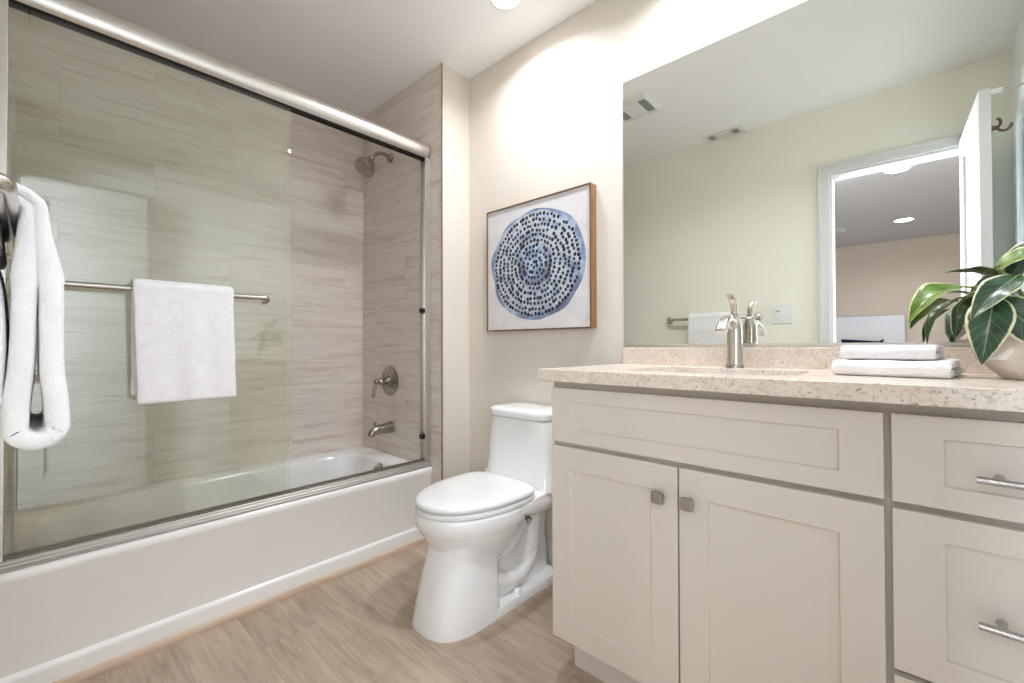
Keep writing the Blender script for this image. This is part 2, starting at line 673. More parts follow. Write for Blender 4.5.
# furred-out end wall of the alcove: tiled in front, painted on its side
bm = B(); box(bm, XW, XJ, Y1, YN + 0.1, 0, H)
for f in bm.faces:
    f.normal_update()
    if f.calc_center_median().y < Y1 + 1e-4:
        f.material_index = 1
struct('wall_alcove_north', bm, ['wall_paint', 'tile_end'], smooth=0)
bm = B(); box(bm, XJ - 0.004, XJ + 0.0025, Y1 - 0.0025, Y1 + 0.004, 0, H)
struct('trim_1', bm, 'tile_trim', smooth=0)
bm = B(); box(bm, XW, XJ, YS, YSA, 0, H)
struct('wall_alcove_south', bm, 'tile_end', smooth=0)
bm = B()
box(bm, XW - 0.1, DX0, YS2, YS, 0, H)
box(bm, DX1, XE + 0.1, YS2, YS, 0, H)
box(bm, DX0, DX1, YS2, YS, DZ, H)
struct('wall_south', bm, 'south_paint', smooth=0)
bm = B(); box(bm, XE, XE + 0.1, YS2, YN + 0.1, 0, H)
struct('wall_east', bm, 'east_paint', smooth=0)
# bedroom shell
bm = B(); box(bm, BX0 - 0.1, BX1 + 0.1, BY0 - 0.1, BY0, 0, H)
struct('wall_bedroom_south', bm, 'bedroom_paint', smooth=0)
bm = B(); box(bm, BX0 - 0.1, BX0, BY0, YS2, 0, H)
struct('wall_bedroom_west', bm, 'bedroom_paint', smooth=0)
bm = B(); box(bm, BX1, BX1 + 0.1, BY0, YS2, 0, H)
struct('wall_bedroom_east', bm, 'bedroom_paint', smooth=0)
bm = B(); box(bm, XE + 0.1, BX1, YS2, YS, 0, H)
struct('wall_bedroom_north', bm, 'bedroom_paint', smooth=0)

# door casing and jamb lining
bm = B()
CW = 0.056
for (a, b_) in ((DX0 - CW, DX0), (DX1, DX1 + CW)):
    box(bm, a, b_, YS, YS + 0.017, 0, DZ + CW)
box(bm, DX0, DX1, YS, YS + 0.017, DZ, DZ + CW)
for (a, b_) in ((DX0 - CW, DX0 - CW + 0.02), (DX1 + CW - 0.02, DX1 + CW)):
    box(bm, a, b_, YS + 0.017, YS + 0.023, 0, DZ + CW)
box(bm, DX0 - CW + 0.02, DX1 + CW - 0.02, YS + 0.017, YS + 0.023, DZ + CW - 0.02, DZ + CW)
box(bm, DX0, DX0 + 0.012, YS2, YS, 0, DZ)
box(bm, DX1 - 0.012, DX1, YS2, YS, 0, DZ)
box(bm, DX0 + 0.012, DX1 - 0.012, YS2, YS, DZ - 0.012, DZ)
struct('trim_2', bm, 'trim_white', smooth=0, bevel=0.002)

# open door leaf (shaker, one tall panel), standing at right angles to the wall
dx0, dx1, dy0, dy1, dz0, dz1 = 0.204, 0.239, -0.06, 0.53, 0.012, 2.02
bm = B()
st = 0.105
box(bm, dx0, dx1, dy0, dy0 + st, dz0, dz1)
box(bm, dx0, dx1, dy1 - st, dy1, dz0, dz1)
box(bm, dx0, dx1, dy0 + st, dy1 - st, dz0, dz0 + 0.2)
box(bm, dx0, dx1, dy0 + st, dy1 - st, dz1 - 0.115, dz1)
swing = lambda bm: [setattr(v_.co, 'x', v_.co.x - (dy1 - v_.co.y) * 0.040) for v_ in bm.verts]
swing(bm)
door = struct('door_1', bm, 'trim_white', smooth=0, bevel=0.0015)
bm = B(); box(bm, dx0 + 0.011, dx1 - 0.011, dy0 + st, dy1 - st, dz0 + 0.2, dz1 - 0.115)
swing(bm)
obj('door_panel', bm, 'trim_white', door, smooth=0)

# baseboards
bm = B(); box(bm, XJ, -0.83, YN - 0.014, YN, 0, 0.125)
struct('baseboard_north', bm, 'trim_white', smooth=0, bevel=0.003)
bm = B(); box(bm, XJ, XJ + 0.013, Y1, YN - 0.014, 0, 0.125)
struct('baseboard_west', bm, 'trim_white', smooth=0, bevel=0.003)
bm = B(); box(bm, -1.74, DX0 - CW, YS, YS + 0.013, 0, 0.125)
struct('baseboard_south', bm, 'trim_white', smooth=0, bevel=0.003)
# wooden strip along the foot of the tub
bm = B()
prof = [(-1.824, 0.0), (-1.811, 0.0), (-1.811, 0.016), (-1.8135, 0.0215), (-1.817, 0.024), (-1.824, 0.024)]
loft(bm, [[Vector((a, yy, b_)) for a, b_ in prof] for yy in (YSA, Y1)])
struct('trim_3', bm, 'trim_wood', smooth=30)

# ================================================================ BATHTUB
TX0, TX1, TY0, TY1, TZ = XW + 0.002, -1.8233, YSA + 0.002, Y1 - 0.002, 0.367
tub = thing('bathtub', 'white alcove bathtub with a stepped apron under sliding glass doors', 'bathtub', ((TX0 + TX1) / 2, (TY0 + TY1) / 2, 0))
bm = B()
bcx, bcy = -2.165, 0.665


def tsec(hw, f, bk, z, n):
    return sell(bcx, bcy, hw, f, bk, z, n, 96)


def rect(x0, x1, y0, y1, z, ref):
    o = []
    for p in ref:
        dx, dy = p.x - bcx, p.y - bcy
        t = 1e9
        if dx > 1e-9: t = min(t, (x1 - bcx) / dx)
        if dx < -1e-9: t = min(t, (x0 - bcx) / dx)
        if dy > 1e-9: t = min(t, (y1 - bcy) / dy)
        if dy < -1e-9: t = min(t, (y0 - bcy) / dy)
        o.append(Vector((bcx + dx * t, bcy + dy * t, z)))
    for c in ((x0, y0), (x1, y0), (x1, y1), (x0, y1)):
        i = min(range(len(o)), key=lambda i: (o[i].x - c[0]) ** 2 + (o[i].y - c[1]) ** 2)
        o[i] = Vector((c[0], c[1], z))
    return o


ref = tsec(0.30, 0.66, 0.62, TZ, 4.5)
secs = [rect(TX0, TX1 - 0.012, TY0, TY1, 0.0, ref), rect(TX0, TX1 - 0.012, TY0, TY1, TZ - 0.05, ref),
        rect(TX0, TX1, TY0, TY1, TZ - 0.028, ref),
        rect(TX0, TX1, TY0, TY1, TZ - 0.012, ref), rect(TX0, TX1 - 0.004, TY0, TY1, TZ - 0.003, ref),
        rect(TX0, TX1 - 0.012, TY0, TY1, TZ, ref),
        tsec(0.297, 0.662, 0.622, TZ - 0.001, 4.5), tsec(0.288, 0.652, 0.613, TZ - 0.006, 4.5), tsec(0.280, 0.642, 0.606, TZ - 0.02, 4.5),
        tsec(0.268, 0.60, 0.594, TZ - 0.10, 4.2), tsec(0.252, 0.53, 0.575, TZ - 0.2, 4), tsec(0.235, 0.47, 0.56, TZ - 0.25, 3.8),
        tsec(0.205, 0.41, 0.53, TZ - 0.285, 3.6), tsec(0.15, 0.32, 0.46, TZ - 0.295, 3.4)]
loft(bm, secs)
# apron skirt: lower band standing proud with a soft shoulder
pr_ = [(-1.840, 0.003), (-1.8245, 0.003), (-1.8245, 0.066), (-1.8262, 0.074), (-1.831, 0.080), (-1.8355, 0.083), (-1.845, 0.084)]
loft(bm, [[Vector((a, yy, b_)) for a, b_ in pr_] for yy in (TY0, TY1)])
obj('tub_shell', bm, 'tub_enamel', tub, smooth=50)
bm = B()
lathe(bm, [(0, 0.036), (0.006, 0.036), (0.010, 0.032), (0.012, 0.012), (0.02, 0.011), (0.021, 0.0)], (-2.13, 1.262, 0.316), (0, -1, 0.2))
box(bm, -2.134, -2.126, 1.230, 1.243, 0.312, 0.338)
obj('overflow_plate', bm, 'brushed_nickel', tub)
bm = B()
lathe(bm, [(0, 0.036), (0.004, 0.034), (0.006, 0.026), (0.003, 0.02), (0.003, 0.0)], (-2.18, 1.05, 0.073), (0, 0, 1))
obj('drain', bm, 'brushed_nickel', tub)

# ================================================================ SLIDING SHOWER DOORS
RX = -1.868
sh = thing('shower_door', 'two frameless sliding glass doors under a rounded nickel header along the tub', 'shower door', (RX, 0.66, TZ))
# header: bull-nosed hollow rail
bm = B()
hp = [(-1.898, 1.958), (-1.898, 2.020), (-1.892, 2.030), (-1.878, 2.036), (-1.862, 2.036), (-1.848, 2.030), (-1.839, 2.020), (-1.833, 2.006), (-1.832, 1.992), (-1.836, 1.976), (-1.843, 1.965), (-1.852, 1.958), (-1.852, 1.967), (-1.890, 1.967), (-1.890, 1.958)]
loft(bm, [[Vector((a, yy, b_)) for a, b_ in hp] for yy in (YSA + 0.001, Y1 - 0.012)])
hdr = obj('header_rail', bm, 'satin_rail', sh, smooth=35)
bm = B(); box(bm, -1.889, -1.853, YSA + 0.002, Y1 - 0.012, 1.952, 1.966)
obj('guide_track', bm, 'dark_gap', hdr, smooth=0)
bm = B()
hc = [(-1.868 + (a + 1.868) * 1.06, 1.997 + (b_ - 1.997) * 1.06) for a, b_ in hp[:12]]
loft(bm, [[Vector((a, yy, b_)) for a, b_ in hc] for yy in (Y1 - 0.014, Y1 - 0.001)])
obj('end_bracket', bm, 'rail_track', hdr, smooth=35)
# bottom track
bm = B()
bp = [(-1.912, TZ), (-1.832, TZ), (-1.832, TZ + 0.005), (-1.839, TZ + 0.010), (-1.840, TZ + 0.014), (-1.846, TZ + 0.019), (-1.847, TZ + 0.023), (-1.852, TZ + 0.027), (-1.8535, TZ + 0.027), (-1.8535, TZ + 0.012), (-1.8625, TZ + 0.012), (-1.8625, TZ + 0.027), (-1.877, TZ + 0.027), (-1.877, TZ + 0.012), (-1.888, TZ + 0.012), (-1.888, TZ + 0.030), (-1.900, TZ + 0.030), (-1.912, TZ + 0.010)]
loft(bm, [[Vector((a, yy, b_)) for a, b_ in bp] for yy in (YSA + 0.001, Y1 - 0.001)])
obj('bottom_track', bm, 'track_metal', sh, smooth=0)
# side jambs: U-channels
for yy, sgn in ((Y1 - 0.001, -1), (YSA + 0.001, 1)):
    bm = B()
    a, b_ = sorted((yy, yy + sgn * 0.004))
    box(bm, -1.893, -1.843, a, b_, TZ + 0.012, 1.957)
    a, b_ = sorted((yy + sgn * 0.004, yy + sgn * 0.028))
    box(bm, -1.893, -1.888, a, b_, TZ + 0.034, 1.957)
    box(bm, -1.848, -1.843, a, b_, TZ + 0.027, 1.957)
    j = obj('side_jamb', bm, 'satin_rail', sh, smooth=0, bevel=0.001)
    if sgn < 0:
        for zz in (1.168, 0.519):
            bm = B(); box(bm, -1.884, -1.856, Y1 - 0.040, Y1 - 0.006, zz - 0.012, zz + 0.010)
            obj('bumper', bm, 'rubber_black', j, smooth=0, bevel=0.002)
# the two glass panels, both slid to the near end
PZ0, PZ1 = TZ + 0.014, 1.965
bm = B(); box(bm, -1.861, -1.855, YSA + 0.010, 0.698, PZ0, PZ1)
pane = obj('glass_panel', bm, 'panel_glass', sh, smooth=0)
bm = B(); box(bm, -1.885, -1.879, YSA + 0.006, 0.690, PZ0, PZ1)
pane2 = obj('glass_panel', bm, 'panel_glass', sh, smooth=0)
# towel bar on the outer panel
BZ, BXX = 1.166, -1.80
bm = B()
tube(bm, spline([(-1.856, 0.600, BZ - 0.012), (-1.835, 0.602, BZ - 0.010), (-1.812, 0.600, BZ - 0.004), (BXX, 0.588, BZ), (BXX, 0.55, BZ)], 6)[:-1] + [(BXX, 0.55, BZ)] +
     [(BXX, 0.3, BZ), (BXX, 0.06, BZ)] + spline([(BXX, 0.04, BZ), (BXX, 0.012, BZ), (-1.812, 0.0, BZ - 0.004), (-1.835, -0.002, BZ - 0.010), (-1.856, 0.0, BZ - 0.012)], 6), 0.0085, 14)
tb = obj('towel_bar', bm, 'brushed_nickel', pane)

# ================================================================ SHOWER FITTINGS
AX = -2.215
t = thing('overhead_shower', 'nickel bell shower head on a bent arm high on tiled wall', 'shower head', (AX, Y1, 2.07))
bm = B()
lathe(bm, [(0, 0.030), (0.004, 0.030), (0.010, 0.024), (0.016, 0.014), (0.02, 0.010)], (AX, Y1, 2.068), (0, -1, 0))
obj('wall_flange', bm, 'dark_nickel', t)
bm = B()
tube(bm, spline([(AX, Y1 - 0.005, 2.068), (AX, Y1 - 0.045, 2.078), (AX, Y1 - 0.085, 2.070), (AX, Y1 - 0.115, 2.038), (AX, Y1 - 0.125, 2.022)], 6), 0.0105, 14)
obj('shower_arm', bm, 'dark_nickel', t)
bm = B()
hd = Vector((0, -0.55, -0.83))
lathe(bm, [(-0.012, 0.010), (0.0, 0.016), (0.010, 0.019), (0.018, 0.016), (0.024, 0.020), (0.034, 0.034), (0.050, 0.045), (0.072, 0.053), (0.088, 0.057), (0.094, 0.057), (0.097, 0.053), (0.095, 0.045), (0.092, 0.0)], (AX, Y1 - 0.118, 2.034), hd)
obj('spray_head', bm, 'dark_nickel', t)

t = thing('shower_valve', 'round nickel valve plate with a lever handle on tiled wall', 'shower valve', (AX - 0.005, Y1, 0.784))
VC = Vector((AX - 0.005, Y1, 0.784))
bm = B()
lathe(bm, [(0, 0.086), (0.004, 0.086), (0.009, 0.080), (0.011, 0.066), (0.008, 0.060), (0.010, 0.054), (0.014, 0.046), (0.016, 0.030), (0.030, 0.027), (0.032, 0.022)], VC, (0, -1, 0), 40)
obj('valve_plate', bm, 'dark_nickel', t)
bm = B()
lathe(bm, [(0.028, 0.020), (0.045, 0.019), (0.050, 0.023), (0.058, 0.023), (0.064, 0.017), (0.080, 0.014), (0.086, 0.017), (0.094, 0.016), (0.100, 0.010), (0.102, 0.0)], VC, (0, -1, 0))
tube(bm, spline([VC + Vector((0, -0.088, -0.005)), VC + Vector((-0.004, -0.094, -0.03)), VC + Vector((-0.006, -0.099, -0.06)), VC + Vector((-0.008, -0.104, -0.088))], 5), [0.007] * 4 + [0.008] * 4 + [0.010] * 4 + [0.011, 0.0115, 0.010, 0.004], 12)
obj('lever_handle', bm, 'dark_nickel', t)

t = thing('tub_spout', 'nickel tub spout low on the tiled wall above the tub', 'tub spout', (AX + 0.012, Y1, 0.523))
SC = Vector((AX + 0.012, Y1, 0.523))
bm = B()
tube(bm, [SC + Vector((0, -a, b_)) for a, b_ in ((0, 0), (0.006, 0), (0.03, -0.001), (0.07, -0.003), (0.10, -0.006), (0.118, -0.012), (0.128, -0.024), (0.131, -0.036))],
     [0.034, 0.033, 0.030, 0.027, 0.0255, 0.024, 0.020, 0.018], 20)
obj('spout_body', bm, 'dark_nickel', t)
bm = B()
lathe(bm, [(0, 0.006), (0.014, 0.006), (0.016, 0.010), (0.024, 0.010), (0.027, 0.006), (0.027, 0.0)], SC + Vector((0, -0.108, 0.014)), (0, 0, 1), 16)
obj('diverter_knob', bm, 'dark_nickel', t)

# ================================================================ TOILET
TCX = -1.257
toi = thing('toilet', 'white one-piece elongated toilet with closed lid between tub and vanity', 'toilet', (TCX, 1.24, 0))
bm = B()
# bowl
def eg(z, hw, yf, yb, n=2.15, cy=1.19, nb=None):
    return sell(TCX, cy, hw, cy - yf, yb - cy, z, n, 64, nb)
loft(bm, [eg(0.165, 0.05, 1.08, 1.26), eg(0.175, 0.085, 1.055, 1.29), eg(0.195, 0.108, 1.025, 1.31), eg(0.225, 0.130, 0.995, 1.32), eg(0.26, 0.152, 0.966, 1.33), eg(0.295, 0.168, 0.943, 1.34),
          eg(0.315, 0.1755, 0.930, 1.345), eg(0.330, 0.180, 0.922, 1.35), eg(0.336, 0.1835, 0.917, 1.35), eg(0.375, 0.1845, 0.914, 1.355), eg(0.384, 0.182, 0.917, 1.355), eg(0.388, 0.176, 0.924, 1.35)])
# front pedestal
def ped(z, hw, yf, yb, n=3.0):
    cy = 1.06
    return sell(TCX + 0.012, cy + 0.02, hw, cy + 0.02 - yf, yb - cy - 0.02, z, 2.7, 64, 7)
loft(bm, [ped(0.0, 0.133, 0.896, 1.165), ped(0.012, 0.133, 0.896, 1.165), ped(0.08, 0.127, 0.914, 1.165), ped(0.16, 0.119, 0.937, 1.17), ped(0.21, 0.115, 0.954, 1.178), ped(0.25, 0.114, 0.966, 1.185), ped(0.29, 0.118, 0.970, 1.185)])
# foot plinth to the wall and trapway
def rr(cy, z, hw, f, n):
    return sell(TCX, cy, hw, f, f, z, n, 48)
loft(bm, [rr(1.29, 0, 0.145, 0.235, 9), rr(1.29, 0.022, 0.145, 0.235, 9), rr(1.29, 0.030, 0.140, 0.232, 9), rr(1.29, 0.034, 0.10, 0.22, 8)])
loft(bm, [rr(1.30, 0.02, 0.098, 0.22, 6), rr(1.31, 0.10, 0.092, 0.21, 6), rr(1.33, 0.2, 0.085, 0.19, 5), rr(1.34, 0.30, 0.09, 0.19, 5), rr(1.34, 0.37, 0.12, 0.19, 5)])
for sx in (1, -1):
    tube(bm, spline([(TCX + sx * 0.075, 1.17, 0.115), (TCX + sx * 0.082, 1.24, 0.075), (TCX + sx * 0.084, 1.33, 0.085), (TCX + sx * 0.082, 1.39, 0.15), (TCX + sx * 0.078, 1.41, 0.24), (TCX + sx * 0.075, 1.42, 0.34)], 7), [0.040] * 10 + [0.036] * 12 + [0.034] * 14, 16)
    tube(bm, spline([(TCX + sx * 0.06, 1.13, 0.20), (TCX + sx * 0.085, 1.20, 0.205), (TCX + sx * 0.095, 1.26, 0.235), (TCX + sx * 0.10, 1.31, 0.29), (TCX + sx * 0.11, 1.34, 0.35)], 7), [0.030] * 8 + [0.033] * 8 + [0.03] * 13, 16)
# rear deck carrying the tank
def deck(z, hw, yf, yb, n=5):
    cy = (yf + yb) / 2
    return sell(TCX, cy, hw, cy - yf, yb - cy, z, n, 64)
loft(bm, [deck(0.30, 0.12, 1.33, 1.535), deck(0.325, 0.165, 1.27, 1.545), deck(0.345, 0.181, 1.22, 1.55), deck(0.36, 0.1845, 1.17, 1.552), deck(0.385, 0.1845, 1.17, 1.552), deck(0.392, 0.182, 1.20, 1.552), deck(0.405, 0.187, 1.345, 1.552), deck(0.43, 0.186, 1.358, 1.552)])
# tank
def tank(z, hw, yf, n=4.2):
    cy = 1.45
    return sell(TCX + 0.010, cy, hw, cy - yf, 1.552 - cy, z, n, 80, 8)
loft(bm, [tank(0.40, 0.1885, 1.345), tank(0.42, 0.188, 1.350), tank(0.445, 0.184, 1.355), tank(0.50, 0.176, 1.360), tank(0.60, 0.167, 1.366), tank(0.670, 0.161, 1.370), tank(0.676, 0.155, 1.376)])
obj('toilet_body', bm, 'porcelain', toi, smooth=42)
bm = B()
loft(bm, [tank(0.6785, 0.156, 1.374), tank(0.681, 0.164, 1.365), tank(0.698, 0.167, 1.360), tank(0.708, 0.166, 1.361), tank(0.714, 0.160, 1.367), tank(0.718, 0.145, 1.385), tank(0.7195, 0.10, 1.42)])
lid = obj('tank_lid', bm, 'porcelain', toi, smooth=42)
def seat(z, k_, n=2.15):
    return sell(TCX, 1.205, 0.186 - k_, 0.293 - k_, 0.148 - k_, z, n, 80, 4.2)
bm = B()
loft(bm, [seat(0.390, 0.008), seat(0.392, 0.002), seat(0.398, 0.0), seat(0.405, 0.001), seat(0.4075, 0.006)])
obj('seat', bm, 'porcelain', toi, smooth=50)
bm = B()
loft(bm, [seat(0.4135, 0.009), seat(0.4145, 0.003), seat(0.420, 0.0005), seat(0.428, 0.0015), seat(0.433, 0.006), seat(0.4365, 0.02), seat(0.4385, 0.06), seat(0.439, 0.12)])
obj('seat_lid', bm, 'porcelain', toi, smooth=50)
for sx in (-1, 1):
    bm = B()
    tube(bm, [(TCX + sx * 0.06, 1.338, 0.415), (TCX + sx * 0.10, 1.338, 0.415)], 0.013, 16)
    obj('hinge', bm, 'porcelain', toi)
    bm = B()
    lathe(bm, [(0, 0.017), (0.010, 0.016), (0.018, 0.011), (0.021, 0.0)], (TCX + sx * 0.122, 1.265, 0.031), (0, 0, 1), 20)
    obj('bolt_cap', bm, 'porcelain', toi)
    bm = B()
    lathe(bm, [(0, 0.013), (0.008, 0.013), (0.009, 0.008), (0.022, 0.008), (0.023, 0)], (TCX + sx * 0.150, 1.30, 0.318), (0, 0, -1), 12)
    obj('seat_bolt', bm, 'brushed_nickel', toi)

# shut-off valve on the wall behind the toilet
t = thing('shutoff_valve', 'small bronze water shut-off valve behind the toilet near the floor', 'valve', (-1.10, YN - 0.014, 0.09))
bm = B()
lathe(bm, [(0, 0.026), (0.004, 0.025), (0.008, 0.014), (0.03, 0.010), (0.045, 0.010)], (-1.075, YN - 0.014, 0.045), (0, -1, 0), 20)
obj('escutcheon', bm, 'bronze', t)
bm = B()
tube(bm, [(-1.075, YN - 0.055, 0.030), (-1.075, YN - 0.055, 0.080)], 0.013, 14)
tube(bm, [(-1.075, YN - 0.055, 0.045), (-1.075, YN - 0.085, 0.045)], [0.009, 0.007], 12)
lathe(bm, [(0, 0.018), (0.006, 0.020), (0.012, 0.018), (0.013, 0)], (-1.075, YN - 0.083, 0.045), (0, -1, 0), 16)
obj('valve_body', bm, 'bronze', t)

# ================================================================ VANITY
YD = 1.071          # face of doors and drawers
YF = YD + 0.019     # face frame
CZ0, CZ1 = 0.107, 0.878
XL, XM = -0.822, -0.0375


def shaker(bm, x0, x1, z0, z1, st=0.068, rail=None, y=YD, th=0.019, rec=0.006):
    rail = rail or st
    def R_(yy, a, b_):
        return [Vector((x0 + a, yy, z0 + b_)), Vector((x1 - a, yy, z0 + b_)), Vector((x1 - a, yy, z1 - b_)), Vector((x0 + a, yy, z1 - b_))]
    loft(bm, [R_(y + th, 0, 0), R_(y, 0, 0), R_(y, st, rail), R_(y + rec, st + 0.0005, rail + 0.0005)])
    return bm


def carcass(x0, x1, parent, legx):
    bm = B()
    # open box: sides, bottom, back, face frame
    box(bm, x0, x0 + 0.016, YF + 0.019, YN - 0.002, CZ0, CZ1)
    box(bm, x1 - 0.016, x1, YF + 0.019, YN - 0.002, CZ0, CZ1)
    box(bm, x0 + 0.016, x1 - 0.016, YF + 0.019, YN - 0.002, CZ0, CZ0 + 0.016)
    box(bm, x0 + 0.016, x1 - 0.016, YN - 0.010, YN - 0.002, CZ0 + 0.016, CZ1)
    obj('carcass', bm, 'cabinet_paint', parent, smooth=0)
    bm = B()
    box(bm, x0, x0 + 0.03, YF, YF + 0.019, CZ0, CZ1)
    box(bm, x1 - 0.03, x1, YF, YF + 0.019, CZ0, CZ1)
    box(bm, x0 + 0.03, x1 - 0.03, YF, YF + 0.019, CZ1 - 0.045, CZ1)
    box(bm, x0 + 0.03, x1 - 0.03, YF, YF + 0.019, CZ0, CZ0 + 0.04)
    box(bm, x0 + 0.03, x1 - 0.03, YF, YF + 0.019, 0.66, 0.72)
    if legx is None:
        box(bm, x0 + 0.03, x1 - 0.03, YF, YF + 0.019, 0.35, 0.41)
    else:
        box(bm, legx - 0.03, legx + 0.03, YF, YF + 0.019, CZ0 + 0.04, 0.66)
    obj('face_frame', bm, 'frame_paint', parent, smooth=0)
    bm = B()
    kx = x0 + (0.043 if legx is not None else 0.0)
    box(bm, kx, x1, 1.131, 1.147, 0, CZ0)
    box(bm, kx, kx + 0.016, 1.147, YN - 0.016, 0, CZ0)
    obj('toe_kick', bm, 'cabinet_paint', parent, smooth=0, bevel=0.001)


def knob(x, z, parent):
    bm = B()
    lathe(bm, [(0, 0.008), (0.004, 0.008), (0.006, 0.0055), (0.014, 0.0055), (0.016, 0.009)], (x, YD, z), (0, -1, 0), 16)
    s = []
    for yy, h in ((0.014, 0.010), (0.017, 0.0150), (0.023, 0.0155), (0.0255, 0.0140), (0.0262, 0.009)):
        s.append([Vector((x + h * math.copysign(abs(math.cos(a)) ** (2 / 6), math.cos(a)), YD - yy, z + h * math.copysign(abs(math.sin(a)) ** (2 / 6), math.sin(a)))) for a in [2 * PI * i / 32 for i in range(32)]])
    loft(bm, s)
    return obj('knob', bm, 'knob_nickel', parent, smooth=45)


def pull(xc, z, parent, half=0.092):
    bm = B()
    # flattened bar, slightly bowed, on two posts
    pts = [(xc + half * q, YD - 0.030 - 0.004 * (1 - q * q), z) for q in [i / 10 - 1 for i in range(21)]]
    tube(bm, pts, 0.0075, 12, flat=0.8)
    for sx in (-1, 1):
        lathe(bm, [(0, 0.0075), (0.003, 0.0060), (0.030, 0.0055)], (xc + sx * 0.064, YD, z), (0, -1, 0), 12)
    return obj('handle', bm, 'pull_metal', parent, smooth=60)


sc = thing('sink_cabinet', 'greige sink cabinet with two shaker doors under the worktop', 'cabinet', ((XL + XM) / 2, 1.32, 0))
carcass(XL, XM, sc, -0.429)
bm = B(); shaker(bm, -0.817, -0.043, 0.696, 0.857, 0.068, 0.040)
obj('false_drawer_front', bm, 'cabinet_paint', sc, smooth=0, bevel=0.0012)
bm = B(); shaker(bm, -0.817, -0.4315, CZ0 + 0.0, 0.683)
d = obj('door', bm, 'cabinet_paint', sc, smooth=0, bevel=0.0012)
knob(-0.474, 0.605, d)
bm = B(); shaker(bm, -0.4275, -0.043, CZ0 + 0.0, 0.683)
d = obj('door', bm, 'cabinet_paint', sc, smooth=0, bevel=0.0012)
knob(-0.401, 0.605, d)

dc = thing('drawer_cabinet', 'greige cabinet of three shaker drawers beside the sink cabinet', 'cabinet', ((XM + XE) / 2, 1.32, 0))
carcass(XM, XE - 0.002, dc, None)
for z0, z1, rail, zh in ((0.696, 0.857, 0.039, 0.763), (0.390, 0.683, 0.045, 0.527), (CZ0, 0.378, 0.045, 0.243)):
    bm = B(); shaker(bm, -0.032, XE - 0.012, z0, z1, 0.070, rail)
    box(bm, 0.0, XE - 0.04, YF, YF + 0.40, z0 + 0.03, z1 - 0.03)
    d = obj('drawer', bm, 'cabinet_paint', dc, smooth=0, bevel=0.0012)
    pull(0.166, zh, d)

# worktop with sink cut-out
CT0, CT1 = 0.879, 0.914
SKX, SKY = -0.412, 1.275


def skh(a, hw=0.215, hd_=0.15, n=5):
    c, s = math.cos(a), math.sin(a)
    return (SKX + hw * math.copysign(abs(c) ** (2 / n), c), SKY + hd_ * math.copysign(abs(s) ** (2 / n), s))


bm = B()
plate_with_hole(bm, -0.836, XE - 0.001, 1.0233, YN - 0.001, CT0, CT1, skh)
o = obj('worktop', bm, 'speckled_stone', smooth=30, bevel=0.002)
tag(o, 'speckled beige stone worktop on the greige cabinets', 'countertop')
bm = B(); box(bm, -0.836, XE - 0.001, 1.548, YN - 0.001, CT1, 0.9775)
o = obj('backsplash', bm, 'speckled_stone', smooth=0, bevel=0.0015)
tag(o, 'low speckled stone backsplash strip below the mirror', 'backsplash')
# undermount basin
snk = thing('sink_basin', 'white rectangular undermount basin set in the stone worktop', 'sink', (SKX, SKY, 0.74))
bm = B()
def ss(hw, hd_, z, n=5):
    return [Vector((*skh(2 * PI * i / 64, hw, hd_, n), z)) for i in range(64)]
loft(bm, [ss(0.245, 0.18, 0.864), ss(0.245, 0.18, 0.8785), ss(0.217, 0.152, 0.8785), ss(0.214, 0.149, 0.872), ss(0.205, 0.14, 0.80), ss(0.19, 0.125, 0.765), ss(0.15, 0.09, 0.752), ss(0.03, 0.03, 0.747),
          ss(0.03, 0.03, 0.737), ss(0.16, 0.10, 0.742), ss(0.20, 0.135, 0.758), ss(0.215, 0.15, 0.80), ss(0.225, 0.16, 0.86)], (False, False))
obj('bowl', bm, 'porcelain', snk, smooth=50)
bm = B(); lathe(bm, [(0, 0.029), (0.012, 0.029), (0.015, 0.024), (0.012, 0.018), (0.012, 0)], (SKX, SKY, 0.738), (0, 0, 1), 24)
obj('drain', bm, 'brushed_nickel', snk)

# faucet
FX, FY = -0.4105, 1.475
fc = thing('faucet', 'single lever nickel faucet with short arched spout behind basin', 'faucet', (FX, FY, CT1))
def bsec(z, w, d_, oy, n=3.0, N=40):
    return [Vector((FX + w * math.copysign(abs(math.cos(a)) ** (2 / n), math.cos(a)), FY + oy + d_ * math.copysign(abs(math.sin(a)) ** (2 / n), math.sin(a)), z)) for a in [2 * PI * i / N for i in range(N)]]
bm = B()
loft(bm, [bsec(CT1, 0.0265, 0.0265, 0, 2), bsec(CT1 + 0.006, 0.0265, 0.0265, 0, 2), bsec(CT1 + 0.010, 0.0245, 0.0245, 0, 2), bsec(CT1 + 0.012, 0.0225, 0.0225, 0, 2)])
obj('base_ring', bm, 'dark_nickel', fc)
bm = B()
Z0 = CT1
loft(bm, [bsec(Z0 + 0.010, 0.0235, 0.0235, 0, 2.2), bsec(Z0 + 0.03, 0.0225, 0.0225, 0, 2.3), bsec(Z0 + 0.07, 0.0215, 0.0215, 0, 2.4), bsec(Z0 + 0.11, 0.0210, 0.0215, -0.001, 2.4), bsec(Z0 + 0.135, 0.0205, 0.022, -0.002, 2.3),
          bsec(Z0 + 0.150, 0.0175, 0.020, -0.002, 2.2), bsec(Z0 + 0.160, 0.0145, 0.0165, -0.001, 2.1), bsec(Z0 + 0.166, 0.009, 0.010, 0, 2), bsec(Z0 + 0.168, 0.003, 0.003, 0, 2)])
obj('faucet_body', bm, 'brushed_nickel', fc)
bm = B()
